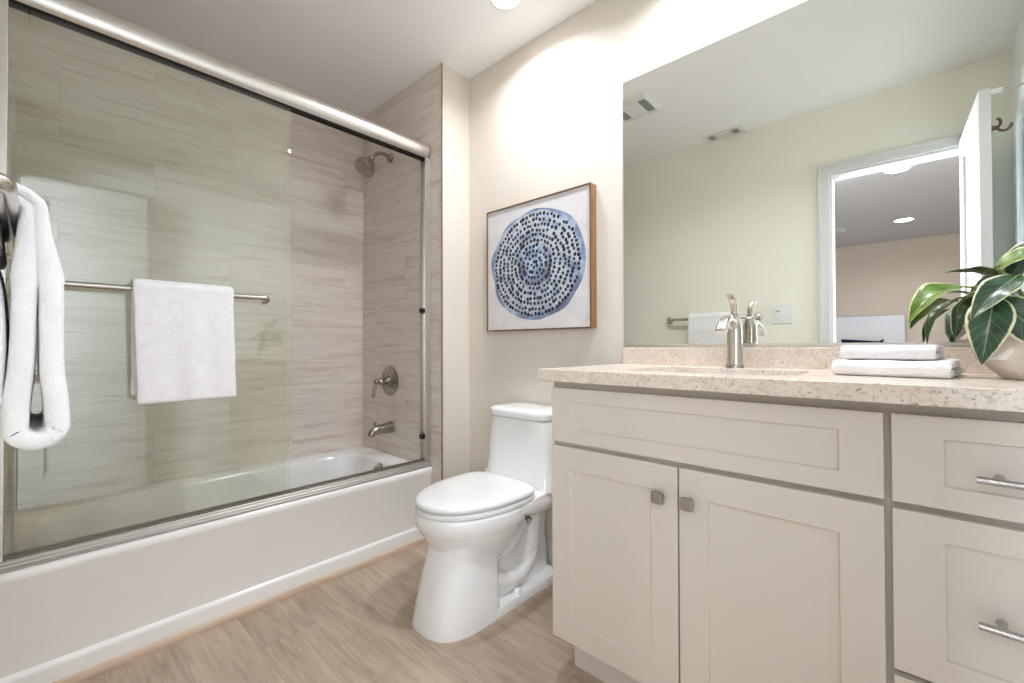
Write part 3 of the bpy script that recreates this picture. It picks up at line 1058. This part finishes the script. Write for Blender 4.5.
# arched spout: flattened sections falling towards the basin
sp_ = spline([(FX, FY - 0.005, Z0 + 0.118), (FX, FY - 0.035, Z0 + 0.142), (FX, FY - 0.070, Z0 + 0.147), (FX, FY - 0.102, Z0 + 0.137), (FX, FY - 0.124, Z0 + 0.117), (FX, FY - 0.131, Z0 + 0.107)], 6)
n_ = len(sp_)
secs = []
for i, p in enumerate(sp_):
    d_ = (sp_[min(i + 1, n_ - 1)] - sp_[max(i - 1, 0)]).normalized()
    up = Vector((1, 0, 0)).cross(d_).normalized()
    q = i / (n_ - 1)
    w_, h_ = 0.014 + 0.003 * q, 0.013 - 0.005 * q
    secs.append([p + Vector((1, 0, 0)) * w_ * math.copysign(abs(math.cos(a)) ** 0.75, math.cos(a)) + up * h_ * math.copysign(abs(math.sin(a)) ** 0.75, math.sin(a)) for a in [2 * PI * j / 24 for j in range(24)]])
loft(bm, secs)
obj('spout', bm, 'brushed_nickel', fc, smooth=50)
bm = B()
lv = spline([(FX, FY, Z0 + 0.160), (FX, FY - 0.004, Z0 + 0.180), (FX, FY - 0.012, Z0 + 0.200), (FX, FY - 0.026, Z0 + 0.216), (FX, FY - 0.046, Z0 + 0.221)], 6)
secs = []
n_ = len(lv)
for i, p in enumerate(lv):
    d_ = (lv[min(i + 1, n_ - 1)] - lv[max(i - 1, 0)]).normalized()
    up = Vector((1, 0, 0)).cross(d_).normalized()
    q = i / (n_ - 1)
    w_, h_ = 0.0085 + 0.003 * q, 0.0085 - 0.0035 * q
    secs.append([p + Vector((1, 0, 0)) * w_ * math.cos(a) + up * h_ * math.sin(a) for a in [2 * PI * j / 20 for j in range(20)]])
loft(bm, secs)
obj('lever', bm, 'brushed_nickel', fc, smooth=60)

# mirror
MX0, MX1, MZ0, MZ1 = -0.8355, XE - 0.002, 0.979, 2.019
mir = thing('wall_mirror', 'large frameless wall mirror above the vanity backsplash', 'mirror', ((MX0 + MX1) / 2, YN, MZ0))
bm = B(); box(bm, MX0, MX1, 1.563, YN - 0.0005, MZ0 + 0.006, MZ1)
for f in bm.faces:
    c = f.calc_center_median()
    f.material_index = 0 if c.y < 1.5631 else 1
obj('mirror_pane', bm, ['mirror_silver', 'mirror_edge'], mir, smooth=0)
bm = B()
box(bm, MX0, MX1, 1.558, 1.5625, MZ0, MZ0 + 0.011)
box(bm, MX0, MX1, 1.5625, YN - 0.0005, MZ0, MZ0 + 0.005)
obj('bottom_channel', bm, 'satin_rail', mir, smooth=0)

# ================================================================ PICTURE
PX0, PX1, PZ0_, PZ1_ = -1.567, -0.962, 1.056, 1.648
PYF = 1.528
pic = thing('framed_painting', 'square canvas of navy dots in a blue disc, thin wood frame', 'painting', ((PX0 + PX1) / 2, YN, PZ0_))
bm = B()
fw = 0.005
for (a, b_, c, d_) in ((PX0, PX0 + fw, PZ0_, PZ1_), (PX1 - fw, PX1, PZ0_, PZ1_), (PX0 + fw, PX1 - fw, PZ0_, PZ0_ + fw), (PX0 + fw, PX1 - fw, PZ1_ - fw, PZ1_)):
    box(bm, a, b_, PYF - 0.004, YN - 0.001, c, d_)
for f in bm.faces:
    if f.calc_center_median().y < PYF - 0.0039:
        f.material_index = 1
obj('frame', bm, ['frame_wood', 'frame_edge'], pic, smooth=0)
rng = random.Random(7)
bm = B()
box(bm, PX0 + fw, PX1 - fw, PYF + 0.002, YN - 0.004, PZ0_ + fw, PZ1_ - fw, 0)
ccx, ccz = -1.262, 1.352


def blob(r, y, mi, sx=1.0, sz=1.0, wob=0.02, seed=0, ox=0, oz=0, n=72):
    vs = []
    for i in range(n):
        a = 2 * PI * i / n
        q = r * (1 + wob * noise.noise(Vector((math.cos(a) * 2.2, math.sin(a) * 2.2, seed))) * 2)
        vs.append(bm.verts.new((ccx + ox + q * sx * math.cos(a), y, ccz + oz + q * sz * math.sin(a))))
    bm.faces.new(vs).material_index = mi


blob(0.258, PYF + 0.0017, 1, 1.06, 0.97, 0.03, 1.0)
blob(0.240, PYF + 0.0014, 2, 1.04, 0.98, 0.03, 5.0, -0.004, 0.006)
blob(0.10, PYF + 0.0011, 3, 1.05, 1.0, 0.08, 9.0)
for ring in range(10):
    rad = 0.016 + ring * 0.0238
    n = max(5, int(2 * PI * rad / 0.0195))
    ph = rng.random() * 6
    for i in range(n):
        a = ph + 2 * PI * (i + rng.uniform(-0.2, 0.2)) / n
        if rng.random() < 0.05:
            continue
        rd = rad + rng.uniform(-0.004, 0.004)
        q = 0.0080 * rng.uniform(0.8, 1.15)
        px, pz = ccx + rd * 1.05 * math.cos(a), ccz + rd * 0.985 * math.sin(a)
        vs = [bm.verts.new((px + q * math.cos(2 * PI * j / 10), PYF + 0.0008, pz + q * 1.08 * math.sin(2 * PI * j / 10))) for j in range(10)]
        bm.faces.new(vs).material_index = 4
obj('canvas', bm, ['canvas_ground', 'paint_blue', 'paint_pale', 'paint_core', 'paint_dots'], pic, smooth=0)

# ================================================================ WALL TOWEL BAR + TOWELS
WY, WZ = -0.025, 1.17
wb = thing('towel_bar', 'nickel towel bar fixed to the pale yellow wall beside the doorway', 'towel bar', (-1.045, YS, WZ))
BR = 0.0105
bm = B()
tube(bm, [(-1.338, YS + 0.004, WZ)] + spline([(-1.338, YS + 0.03, WZ), (-1.338, WY - 0.018, WZ), (-1.332, WY - 0.006, WZ), (-1.318, WY, WZ), (-1.29, WY, WZ)], 6) +
     spline([(-0.80, WY, WZ), (-0.772, WY, WZ), (-0.758, WY - 0.006, WZ), (-0.752, WY - 0.018, WZ), (-0.752, YS + 0.03, WZ)], 6) + [(-0.752, YS + 0.004, WZ)], BR, 16)
obj('bar', bm, 'brushed_nickel', wb)
for px in (-1.338, -0.752):
    bm = B()
    lathe(bm, [(0, 0.026), (0.006, 0.026), (0.011, 0.020), (0.014, 0.0112)], (px, YS, WZ), (0, 1, 0), 24)
    obj('flange', bm, 'brushed_nickel', wb)


def arc(cy, cz, r, a0, a1, n):
    return [(cy + r * math.cos(math.radians(a0 + (a1 - a0) * i / n)), cz + r * math.sin(math.radians(a0 + (a1 - a0) * i / n))) for i in range(n + 1)]


def dense(pts, m=6):
    return [(p.x, p.y) for p in spline([(a, b, 0) for a, b in pts], m)]


# bath towel, doubled over the bar and seen end-on
path = dense([(-0.0435, 1.125), (-0.0437, 1.145)] + arc(WY, WZ, 0.0180, 170, 10, 6) +
             [(-0.0075, 1.13), (-0.0095, 1.08), (-0.0112, 1.00), (-0.0122, 0.95), (-0.0150, 0.91)] + arc(0.0035, 0.8715, 0.0205, 182, 358, 10) +
             [(0.0225, 0.91), (0.0190, 0.95), (0.0180, 1.00), (0.0165, 1.06), (0.0135, 1.10), (0.0075, 1.14)] +
             arc(WY - 0.002, WZ - 0.001, 0.0340, 22, 150, 7) + [(-0.0540, 1.13), (-0.0440, 1.06), (-0.0402, 0.98), (-0.0402, 0.905)], 4)


def bath_tf(q):
    return 1.0 if q.y < 1.08 else max(0.58, 1.0 - (q.y - 1.10) * 5.0)


bm = B()
TX_0, TX_1 = -1.17, -0.90
ts = [0, 0.004, 0.010, 0.02] + [0.02 + (0.25 - 0.02) * i / 22 for i in range(1, 22)] + [0.25, 0.26, 0.266, 0.27]


def bath(a, b_, t_):
    q = noise.noise(Vector((a * 18, b_ * 9, t_ * 7)))
    q2 = noise.noise(Vector((b_ * 11, a * 15, t_ * 9 + 4)))
    keep = 0.25 if b_ > 1.12 else 1.0
    aa = a + 0.0022 * q * keep
    return Vector((TX_0 + t_ + 0.004 * q2 * keep, max(aa, YS + 0.003), b_ + 0.0012 * q2 * keep))


ribbon(bm, path, 0.0265, bath, ts, tf=bath_tf)
o = obj('bath_towel', bm, 'terry_white', smooth=75)
tag(o, 'thick white bath towel folded over the bar on the pale yellow wall', 'towel')

# hand towel over the bar of the glass door
bx = BXX
path = dense([(-1.8215, 0.835), (-1.822, 0.95), (-1.822, 1.10), (-1.8175, 1.15)] + arc(bx, BZ + 0.003, 0.0215, 165, 15, 6) +
             [(-1.7795, 1.14), (-1.777, 1.05), (-1.775, 0.95), (-1.773, 0.86), (-1.772, 0.812)], 5)
bm = B()
HW = 0.272
ts = [0, 0.003, 0.008, 0.016] + [0.016 + (HW - 0.032) * i / 30 for i in range(1, 30)] + [HW - 0.016, HW - 0.008, HW - 0.003, HW]


def hand(a, b_, t_):
    low = max(0.0, min(1.0, (1.15 - b_) / 0.35))
    wv = 0.0075 * low * math.sin(t_ * 50 + 0.6) * math.exp(-((t_ - 0.15) / 0.085) ** 2) + 0.007 * low * noise.noise(Vector((t_ * 16, b_ * 3, 2)))
    front = a > bx
    yy = 0.205 + t_ + (0.012 * low if t_ < HW / 2 else 0.008 * low) * (1 if front else 0.2)
    return Vector((a + (wv if front else wv * 0.2), yy + 0.002 * noise.noise(Vector((b_ * 14, a * 8, t_ * 4))), b_ + 0.003 * low * noise.noise(Vector((t_ * 9, 7, a * 5)))))


ribbon(bm, path, 0.0165, hand, ts, taper=(0.4, 0.72, 0.9))
o = obj('hand_towel', bm, 'terry_white', smooth=75)
tag(o, 'white hand towel hanging over the bar on the glass shower door', 'towel')


# folded towels on the worktop: folds towards the room, layer ends at the sides
def folded(name, cx, cy, z0, lx, ly, hgt, rot, label, seed, parity=0):
    th = hgt / 2
    b0, f0 = ly / 2 - 0.008, -ly / 2 + th * 0.9
    pts = [(b0, th * 0.5), (ly / 4, th * 0.5), (0, th * 0.5), (-ly / 4, th * 0.5), (f0, th * 0.5), (f0 - th * 0.35, th * 0.7), (f0 - th * 0.42, th), (f0 - th * 0.35, th * 1.3), (f0, th * 1.5), (-ly / 4, th * 1.5), (0, th * 1.5), (ly / 4, th * 1.5), (b0 - 0.012, th * 1.5)]
    path = [(p.x, p.y) for p in spline([(a, b, 0) for a, b in pts], 4)]
    bm = B()
    ts = [0, 0.003, 0.008, 0.014] + [0.014 + (lx - 0.028) * i / 20 for i in range(1, 20)] + [lx - 0.014, lx - 0.008, lx - 0.003, lx]
    c, s = math.cos(rot), math.sin(rot)

    def fn(a, b_, t_):
        x_ = t_ - lx / 2
        f = 0.004 * noise.noise(Vector((a * 14, x_ * 14, seed + b_ * 12)))
        z_ = z0 + max(0.0005, b_ + (f * min(1, b_ / th) if b_ > 0.004 else 0))
        a2 = a + 0.005 * noise.noise(Vector((b_ * 30, x_ * 12, seed)))
        x2 = x_ + 0.005 * noise.noise(Vector((b_ * 50, a * 10, seed + 3)))
        return Vector((cx + x2 * c - a2 * s, cy + x2 * s + a2 * c, z_))
    ribbon(bm, path, th * 0.99, fn, ts, taper=(0.6, 0.86, 0.97))
    o = obj(name, bm, 'terry_white', smooth=75)
    tag(o, label, 'towel', 'folded towels on the worktop')
    return o


folded('folded_towel', -0.030, 1.345, CT1, 0.196, 0.22, 0.037, -0.12, 'lower of two folded white towels stacked on the stone worktop', 1.0)
folded('folded_towel', -0.036, 1.350, CT1 + 0.0372, 0.160, 0.205, 0.031, -0.10, 'upper of two folded white towels stacked on the stone worktop', 5.0)

# ================================================================ PLANT
PCX, PCY = 0.188, 1.335
pl = thing('potted_plant', 'variegated leafy plant in a faceted stone-coloured pot on the worktop', 'potted plant', (PCX, PCY, CT1))
bm = B()
rings = [(0.0, 0.054), (0.002, 0.058), (0.040, 0.096), (0.085, 0.102), (0.125, 0.084), (0.136, 0.078)]
N8 = 10
rows = []
for i, (zz, r) in enumerate(rings):
    off = PI / N8 * (i % 2) if i > 1 else 0
    rows.append([bm.verts.new((PCX + r * math.cos(2 * PI * j / N8 + off + 0.3), PCY + r * math.sin(2 * PI * j / N8 + off + 0.3), CT1 + zz)) for j in range(N8)])
bm.faces.new(rows[0][::-1])
for i in range(len(rows) - 1):
    a, b_ = rows[i], rows[i + 1]
    for j in range(N8):
        j2 = (j + 1) % N8
        if i == 0:
            bm.faces.new((a[j], a[j2], b_[j2], b_[j]))
        elif i % 2 == 1:
            bm.faces.new((a[j], a[j2], b_[j])); bm.faces.new((a[j2], b_[j2], b_[j]))
        else:
            bm.faces.new((a[j], b_[j2], b_[j])); bm.faces.new((a[j], a[j2], b_[j2]))
inner = [bm.verts.new((PCX + (v.co.x - PCX) * 0.9, PCY + (v.co.y - PCY) * 0.9, v.co.z)) for v in rows[-1]]
inner2 = [bm.verts.new((PCX + (v.co.x - PCX) * 0.9, PCY + (v.co.y - PCY) * 0.9, v.co.z - 0.02)) for v in rows[-1]]
for j in range(N8):
    j2 = (j + 1) % N8
    bm.faces.new((rows[-1][j], rows[-1][j2], inner[j2], inner[j]))
    bm.faces.new((inner[j], inner[j2], inner2[j2], inner2[j]))
pot = obj('pot', bm, 'pot_ceramic', pl, smooth=0)
bm = B(); lathe(bm, [(0, 0.07), (0.006, 0.068), (0.012, 0.04), (0.014, 0)], (PCX, PCY, CT1 + 0.112), (0, 0, 1), 20)
obj('potting_soil', bm, 'soil', pot)


def leaf(base, tip, width, up, droop, mat, stem_from=None, fold=0.25):
    """pointed oval leaf from base to tip; up = rough facing direction; droop bends the middle towards up"""
    b0, t0, upv = Vector(base), Vector(tip), Vector(up).normalized()
    d_ = t0 - b0
    L = d_.length
    dn_ = d_.normalized()
    side = dn_.cross(upv).normalized()
    nrm = side.cross(dn_).normalized()
    NU, NW = 18, 8
    bm = B()
    uvl = bm.loops.layers.uv.new('UVMap')
    g = []
    for i in range(NU + 1):
        u = i / NU
        wd = width * (math.sin(PI * min(1, u ** 0.72)) ** 0.85) * (1 - 0.25 * u) + 0.0004
        c = b0 + d_ * u + nrm * droop * L * math.sin(PI * u)
        row = []
        for j in range(NW + 1):
            s_ = j / NW * 2 - 1
            wav = 0.05 * wd * math.sin(u * 16 + (2 if s_ > 0 else 0)) * abs(s_)
            row.append((bm.verts.new(c + side * s_ * wd + nrm * (fold * wd * abs(s_) ** 1.3 + wav)), u, j / NW))
        g.append(row)
    for i in range(NU):
        for j in range(NW):
            q = [g[i][j], g[i + 1][j], g[i + 1][j + 1], g[i][j + 1]]
            f = bm.faces.new([a[0] for a in q])
            for lp, a in zip(f.loops, q):
                lp[uvl].uv = (a[1], a[2])
    o = obj('leaf', bm, mat, pl, smooth=180)
    so = o.modifiers.new('solid', 'SOLIDIFY')
    so.thickness = 0.0006
    bm = B()
    s0 = Vector(stem_from) if stem_from else Vector((PCX + 0.02 * (b0.x - PCX) / 0.1, PCY + 0.01, CT1 + 0.118))
    mid = (s0 + b0) / 2 + Vector((0, 0, 0.025))
    tube(bm, spline([s0, mid, b0, b0 + d_ * 0.12 + nrm * droop * L * 0.36], 6), [0.0026] * 12 + [0.0018] * 7, 8)
    obj('leaf_stem', bm, 'stem_green', o)
    return o


V = Vector
# (base, tip, half width, facing, droop, material)
leaf((0.128, 1.33, 1.125), (0.050, 1.30, 1.136), 0.026, (0.1, 0.15, 1), 0.05, 'leaf_plain')
leaf((0.085, 1.36, 1.108), (-0.008, 1.315, 1.030), 0.036, (-0.55, -0.75, 0.55), 0.22, 'leaf_bright', fold=0.35)
leaf((0.150, 1.265, 1.115), (0.082, 1.225, 1.032), 0.030, (-0.15, -0.75, 0.7), 0.10, 'leaf_dark')
leaf((0.116, 1.255, 1.076), (0.0955, 1.225, 0.944), 0.036, (-0.1, -1, 0.15), 0.06, 'leaf_dark')
leaf((0.117, 1.268, 1.074), (0.208, 1.238, 0.945), 0.038, (0.1, -1, 0.2), 0.05, 'leaf_dark')
leaf((0.075, 1.36, 1.085), (0.022, 1.33, 0.985), 0.017, (-0.7, -0.5, 0.3), 0.18, 'leaf_plain')
leaf((0.122, 1.29, 1.135), (0.190, 1.25, 1.165), 0.022, (-0.2, -0.7, 0.7), 0.05, 'leaf_bright')
leaf((0.128, 1.33, 1.135), (0.200, 1.29, 1.185), 0.030, (-0.3, -0.5, 0.8), 0.08, 'leaf_dark')
leaf((0.115, 1.40, 1.105), (0.070, 1.455, 1.00), 0.026, (-0.6, 0.5, 0.5), 0.12, 'leaf_dark')
leaf((0.215, 1.40, 1.12), (0.235, 1.50, 1.05), 0.032, (0.2, 0.7, 0.7), 0.12, 'leaf_dark')
leaf((0.235, 1.33, 1.12), (0.325, 1.30, 1.06), 0.034, (0.7, -0.1, 0.7), 0.12, 'leaf_dark')
leaf((0.215, 1.28, 1.10), (0.275, 1.20, 1.01), 0.034, (0.5, -0.7, 0.5), 0.1, 'leaf_dark')
leaf((0.19, 1.35, 1.15), (0.235, 1.40, 1.24), 0.026, (-0.3, -0.8, 0.5), 0.06, 'leaf_dark')
leaf((0.100, 1.345, 1.085), (0.070, 1.318, 1.012), 0.016, (-0.3, -0.9, 0.3), 0.14, 'leaf_plain')

# ================================================================ CEILING FITTINGS


def downlight(x, y, power, label, color=WARM, r=0.058, group='recessed ceiling lights'):
    t_ = thing('ceiling_light', label, 'ceiling light', (x, y, H), group)
    bm = B()
    lathe(bm, [(0.0, r + 0.013), (0.003, r + 0.012), (0.005, r + 0.006), (0.004, r), (0.0, r)], (x, y, H), (0, 0, -1), 40)
    obj('trim_ring', bm, 'plastic_white', t_)
    bm = B()
    lathe(bm, [(0.0, r), (0.003, r - 0.001), (0.0045, r - 0.01), (0.005, 0.0)], (x, y, H), (0, 0, -1), 40)
    obj('lens', bm, 'lamp_lens', t_)
    l = area('lamp', (0, 0, -0.008), (0, 0, -1), r * 1.9, power, color, parent=t_, spread=150)
    return t_


downlight(-1.222, 1.300, P_TOILET, 'round recessed ceiling light above the toilet')
downlight(-0.385, 1.30, P_VANITY, 'round recessed ceiling light above the vanity')
downlight(-0.085, -1.60, P_BED, 'larger recessed bedroom light seen just under the doorway head in the mirror', r=0.08)
downlight(-0.07, -3.59, P_BED, 'smaller recessed bedroom light seen farther through the doorway in the mirror', r=0.08)

# exhaust fan grille
fx, fy = -1.222, 0.70
t = thing('exhaust_fan', 'square white exhaust fan grille with slotted sides on the ceiling', 'exhaust fan', (fx, fy, H))
bm = B()
hw, hd_ = 0.118, 0.115
secs = []
for zz, s_ in ((0, 0), (0.006, 0), (0.016, 0.012), (0.018, 0.02)):
    secs.append([V((fx + sx * (hw - s_), fy + sy * (hd_ - s_), H - zz)) for sx, sy in ((-1, -1), (1, -1), (1, 1), (-1, 1))])
loft(bm, secs)
obj('fan_cover', bm, 'vent_white', t, smooth=0)
bm = B(); box(bm, fx - 0.05, fx + 0.05, fy - 0.078, fy + 0.078, H - 0.022, H - 0.018)
obj('fan_lens', bm, 'plastic_white', t, smooth=0, bevel=0.002)
for sx in (-1, 1):
    bm = B()
    for i in range(4):
        xx = fx + sx * (0.060 + i * 0.0112)
        box(bm, xx - 0.003, xx + 0.003, fy - 0.072, fy + 0.072, H - 0.0187, H - 0.0165)
    obj('slots', bm, 'dark_gap', t, smooth=0)

# supply register
gx, gy = -0.935, -0.022
t = thing('air_register', 'small white air register with dark louvres on the ceiling edge', 'air vent', (gx, gy, H))
bm = B()
box(bm, gx - 0.125, gx + 0.125, gy - 0.055, gy - 0.035, H - 0.007, H)
box(bm, gx - 0.125, gx + 0.125, gy + 0.035, gy + 0.055, H - 0.007, H)
box(bm, gx - 0.125, gx - 0.095, gy - 0.035, gy + 0.035, H - 0.007, H)
box(bm, gx + 0.095, gx + 0.125, gy - 0.035, gy + 0.035, H - 0.007, H)
obj('register_frame', bm, 'vent_white', t, smooth=0, bevel=0.002)
bm = B(); box(bm, gx - 0.095, gx + 0.095, gy - 0.035, gy + 0.035, H - 0.0012, H - 0.0002)
obj('duct_opening', bm, 'dark_gap', t, smooth=0)
bm = B()
box(bm, gx - 0.050, gx + 0.050, gy - 0.034, gy - 0.004, H - 0.0065, H - 0.0015)
box(bm, gx - 0.050, gx + 0.050, gy + 0.004, gy + 0.034, H - 0.0065, H - 0.0015)
for sx in (-1, 1):
    for i in range(3):
        xx = gx + sx * (0.058 + i * 0.014)
        box(bm, xx - 0.0015, xx + 0.0015, gy - 0.034, gy + 0.034, H - 0.0075, H - 0.0015)
obj('louvres', bm, 'vent_white', t, smooth=0)

# light switch
t = thing('light_switch', 'white double rocker light switch plate on the pale yellow wall', 'light switch', (-0.613, YS, 1.18))
bm = B(); box(bm, -0.671, -0.555, YS, YS + 0.006, 1.122, 1.238)
obj('switch_plate', bm, 'plastic_white', t, smooth=0, bevel=0.002)
for i, xx in enumerate((-0.637, -0.589)):
    bm = B()
    loft(bm, [[V((xx - 0.0165, YS + 0.006, 1.147)), V((xx + 0.0165, YS + 0.006, 1.147)), V((xx + 0.0165, YS + 0.006, 1.213)), V((xx - 0.0165, YS + 0.006, 1.213))],
              [V((xx - 0.0155, YS + 0.008, 1.148)), V((xx + 0.0155, YS + 0.008, 1.148)), V((xx + 0.0155, YS + 0.0115, 1.212)), V((xx - 0.0155, YS + 0.0115, 1.212))]])
    rk = obj('rocker', bm, 'plastic_white', t, smooth=0)
    if i == 0:
        bm = B(); box(bm, xx - 0.012, xx + 0.012, YS + 0.0105, YS + 0.0122, 1.196, 1.205)
        obj('indicator', bm, 'frame_paint', rk, smooth=0)

# robe hook and rod on the back of the door
t = thing('robe_hook', 'dark metal double robe hook on the back of the open door', 'hook', (dx1, 0.49, 1.80))
hx, hy, hz = dx1, 0.49, 1.865
bm = B()
lathe(bm, [(0, 0.018), (0.004, 0.017), (0.006, 0.009), (0.022, 0.007)], (hx, hy, hz), (1, 0, 0), 18)
obj('hook_base', bm, 'bronze', t)
bm = B()
tube(bm, spline([(hx + 0.020, hy, hz), (hx + 0.028, hy, hz + 0.012), (hx + 0.026, hy, hz + 0.03), (hx + 0.018, hy, hz + 0.036)], 6), 0.0048, 10)
tube(bm, spline([(hx + 0.018, hy, hz), (hx + 0.028, hy, hz - 0.014), (hx + 0.044, hy, hz - 0.017), (hx + 0.056, hy, hz - 0.004), (hx + 0.057, hy, hz + 0.006)], 6), 0.0048, 10)
obj('hook_prongs', bm, 'bronze', t)
t = thing('valet_rod', 'thin metal rod with white end cap high behind the open door', 'rod', (dx1, 0.52, 1.99))
bm = B(); lathe(bm, [(0, 0.013), (0.030, 0.013), (0.032, 0.011), (0.033, 0.005)], (dx1, 0.52, 2.0), (1, 0, 0), 18)
obj('end_cap', bm, 'plastic_white', t)
bm = B(); tube(bm, [(dx1 + 0.032, 0.52, 2.0), (XE - 0.001, 0.52, 2.004)], 0.0045, 12)
obj('rod', bm, 'brushed_nickel', t)

# ================================================================ BEDROOM SEEN IN THE MIRROR
bed = thing('bed', 'bed with tall pale upholstered headboard seen through the doorway in mirror', 'bed', (-0.88, -3.9, 0))
bm = B(); box(bm, -1.70, -0.08, BY0 + 0.01, BY0 + 0.10, 0.0, 1.39)
obj('headboard', bm, 'bed_fabric', bed, smooth=0, bevel=0.012, seg=3)
bm = B(); box(bm, -1.66, -0.12, BY0 + 0.11, -2.75, 0.12, 0.34)
obj('bed_base', bm, 'bed_fabric', bed, smooth=0, bevel=0.02)
bm = B(); box(bm, -1.67, -0.11, BY0 + 0.11, -2.74, 0.34, 0.62)
obj('mattress', bm, 'bed_fabric', bed, smooth=0, bevel=0.05, seg=4)
for i, (px, lab) in enumerate(((-0.53, 'dark navy pillow leaning on the headboard, seen in the mirror'), (-1.22, 'second dark navy pillow beside it against the headboard, hidden behind door jamb'))):
    if i:
        continue
    bm = B()
    secs = []
    for q in range(13):
        s_ = q / 12 * 2 - 1
        hh = 0.215
        row = []
        for j in range(24):
            a = 2 * PI * j / 24
            cx_, sx_ = math.cos(a), math.sin(a)
            e = (1 - abs(s_) ** 3)
            wx = 0.235 * (1 - 0.10 * (1 - s_ * s_)) * math.copysign(abs(cx_) ** 0.7, cx_)
            ty = (0.025 + 0.06 * e) * sx_ * (1 - (abs(wx) / 0.25) ** 4 * 0.8)
            zz = 0.862 + s_ * hh * (1 - 0.45 * (1 - (wx / 0.24) ** 2))
            row.append(V((px + wx, BY0 + 0.24 + ty - (zz - 0.62) * 0.12, zz)))
        secs.append(row)
    loft(bm, secs)
    o = obj('pillow', bm, 'navy_fabric', smooth=80)
    tag(o, lab, 'pillow')

# ceiling fan in the bedroom
fcx, fcy = -1.10, -2.75
t = thing('ceiling_fan', 'white bedroom ceiling fan, blade tip seen through the doorway in mirror', 'ceiling fan', (fcx, fcy, H))
bm = B(); lathe(bm, [(0, 0.07), (0.03, 0.065), (0.05, 0.02), (0.14, 0.015), (0.15, 0.09), (0.20, 0.11), (0.25, 0.09), (0.27, 0.04), (0.275, 0)], (fcx, fcy, H), (0, 0, -1), 28)
obj('motor_housing', bm, 'vent_white', t)
for i in range(5):
    a = math.radians(8 + 72 * i)
    d_ = V((math.cos(a), math.sin(a), 0)); s_ = V((-math.sin(a), math.cos(a), 0))
    bm = B()
    secs = []
    for r_, w_ in ((0.10, 0.03), (0.17, 0.045), (0.25, 0.06), (0.45, 0.068), (0.55, 0.062), (0.585, 0.035)):
        c_ = V((fcx, fcy, H - 0.21)) + d_ * r_
        secs.append([c_ - s_ * w_ + V((0, 0, -0.012)), c_ + s_ * w_ + V((0, 0, 0.006)), c_ + s_ * w_ + V((0, 0, 0.012)), c_ - s_ * w_ + V((0, 0, -0.006))])
    loft(bm, secs)
    obj('blade', bm, 'bedroom_ceiling', t, smooth=0)
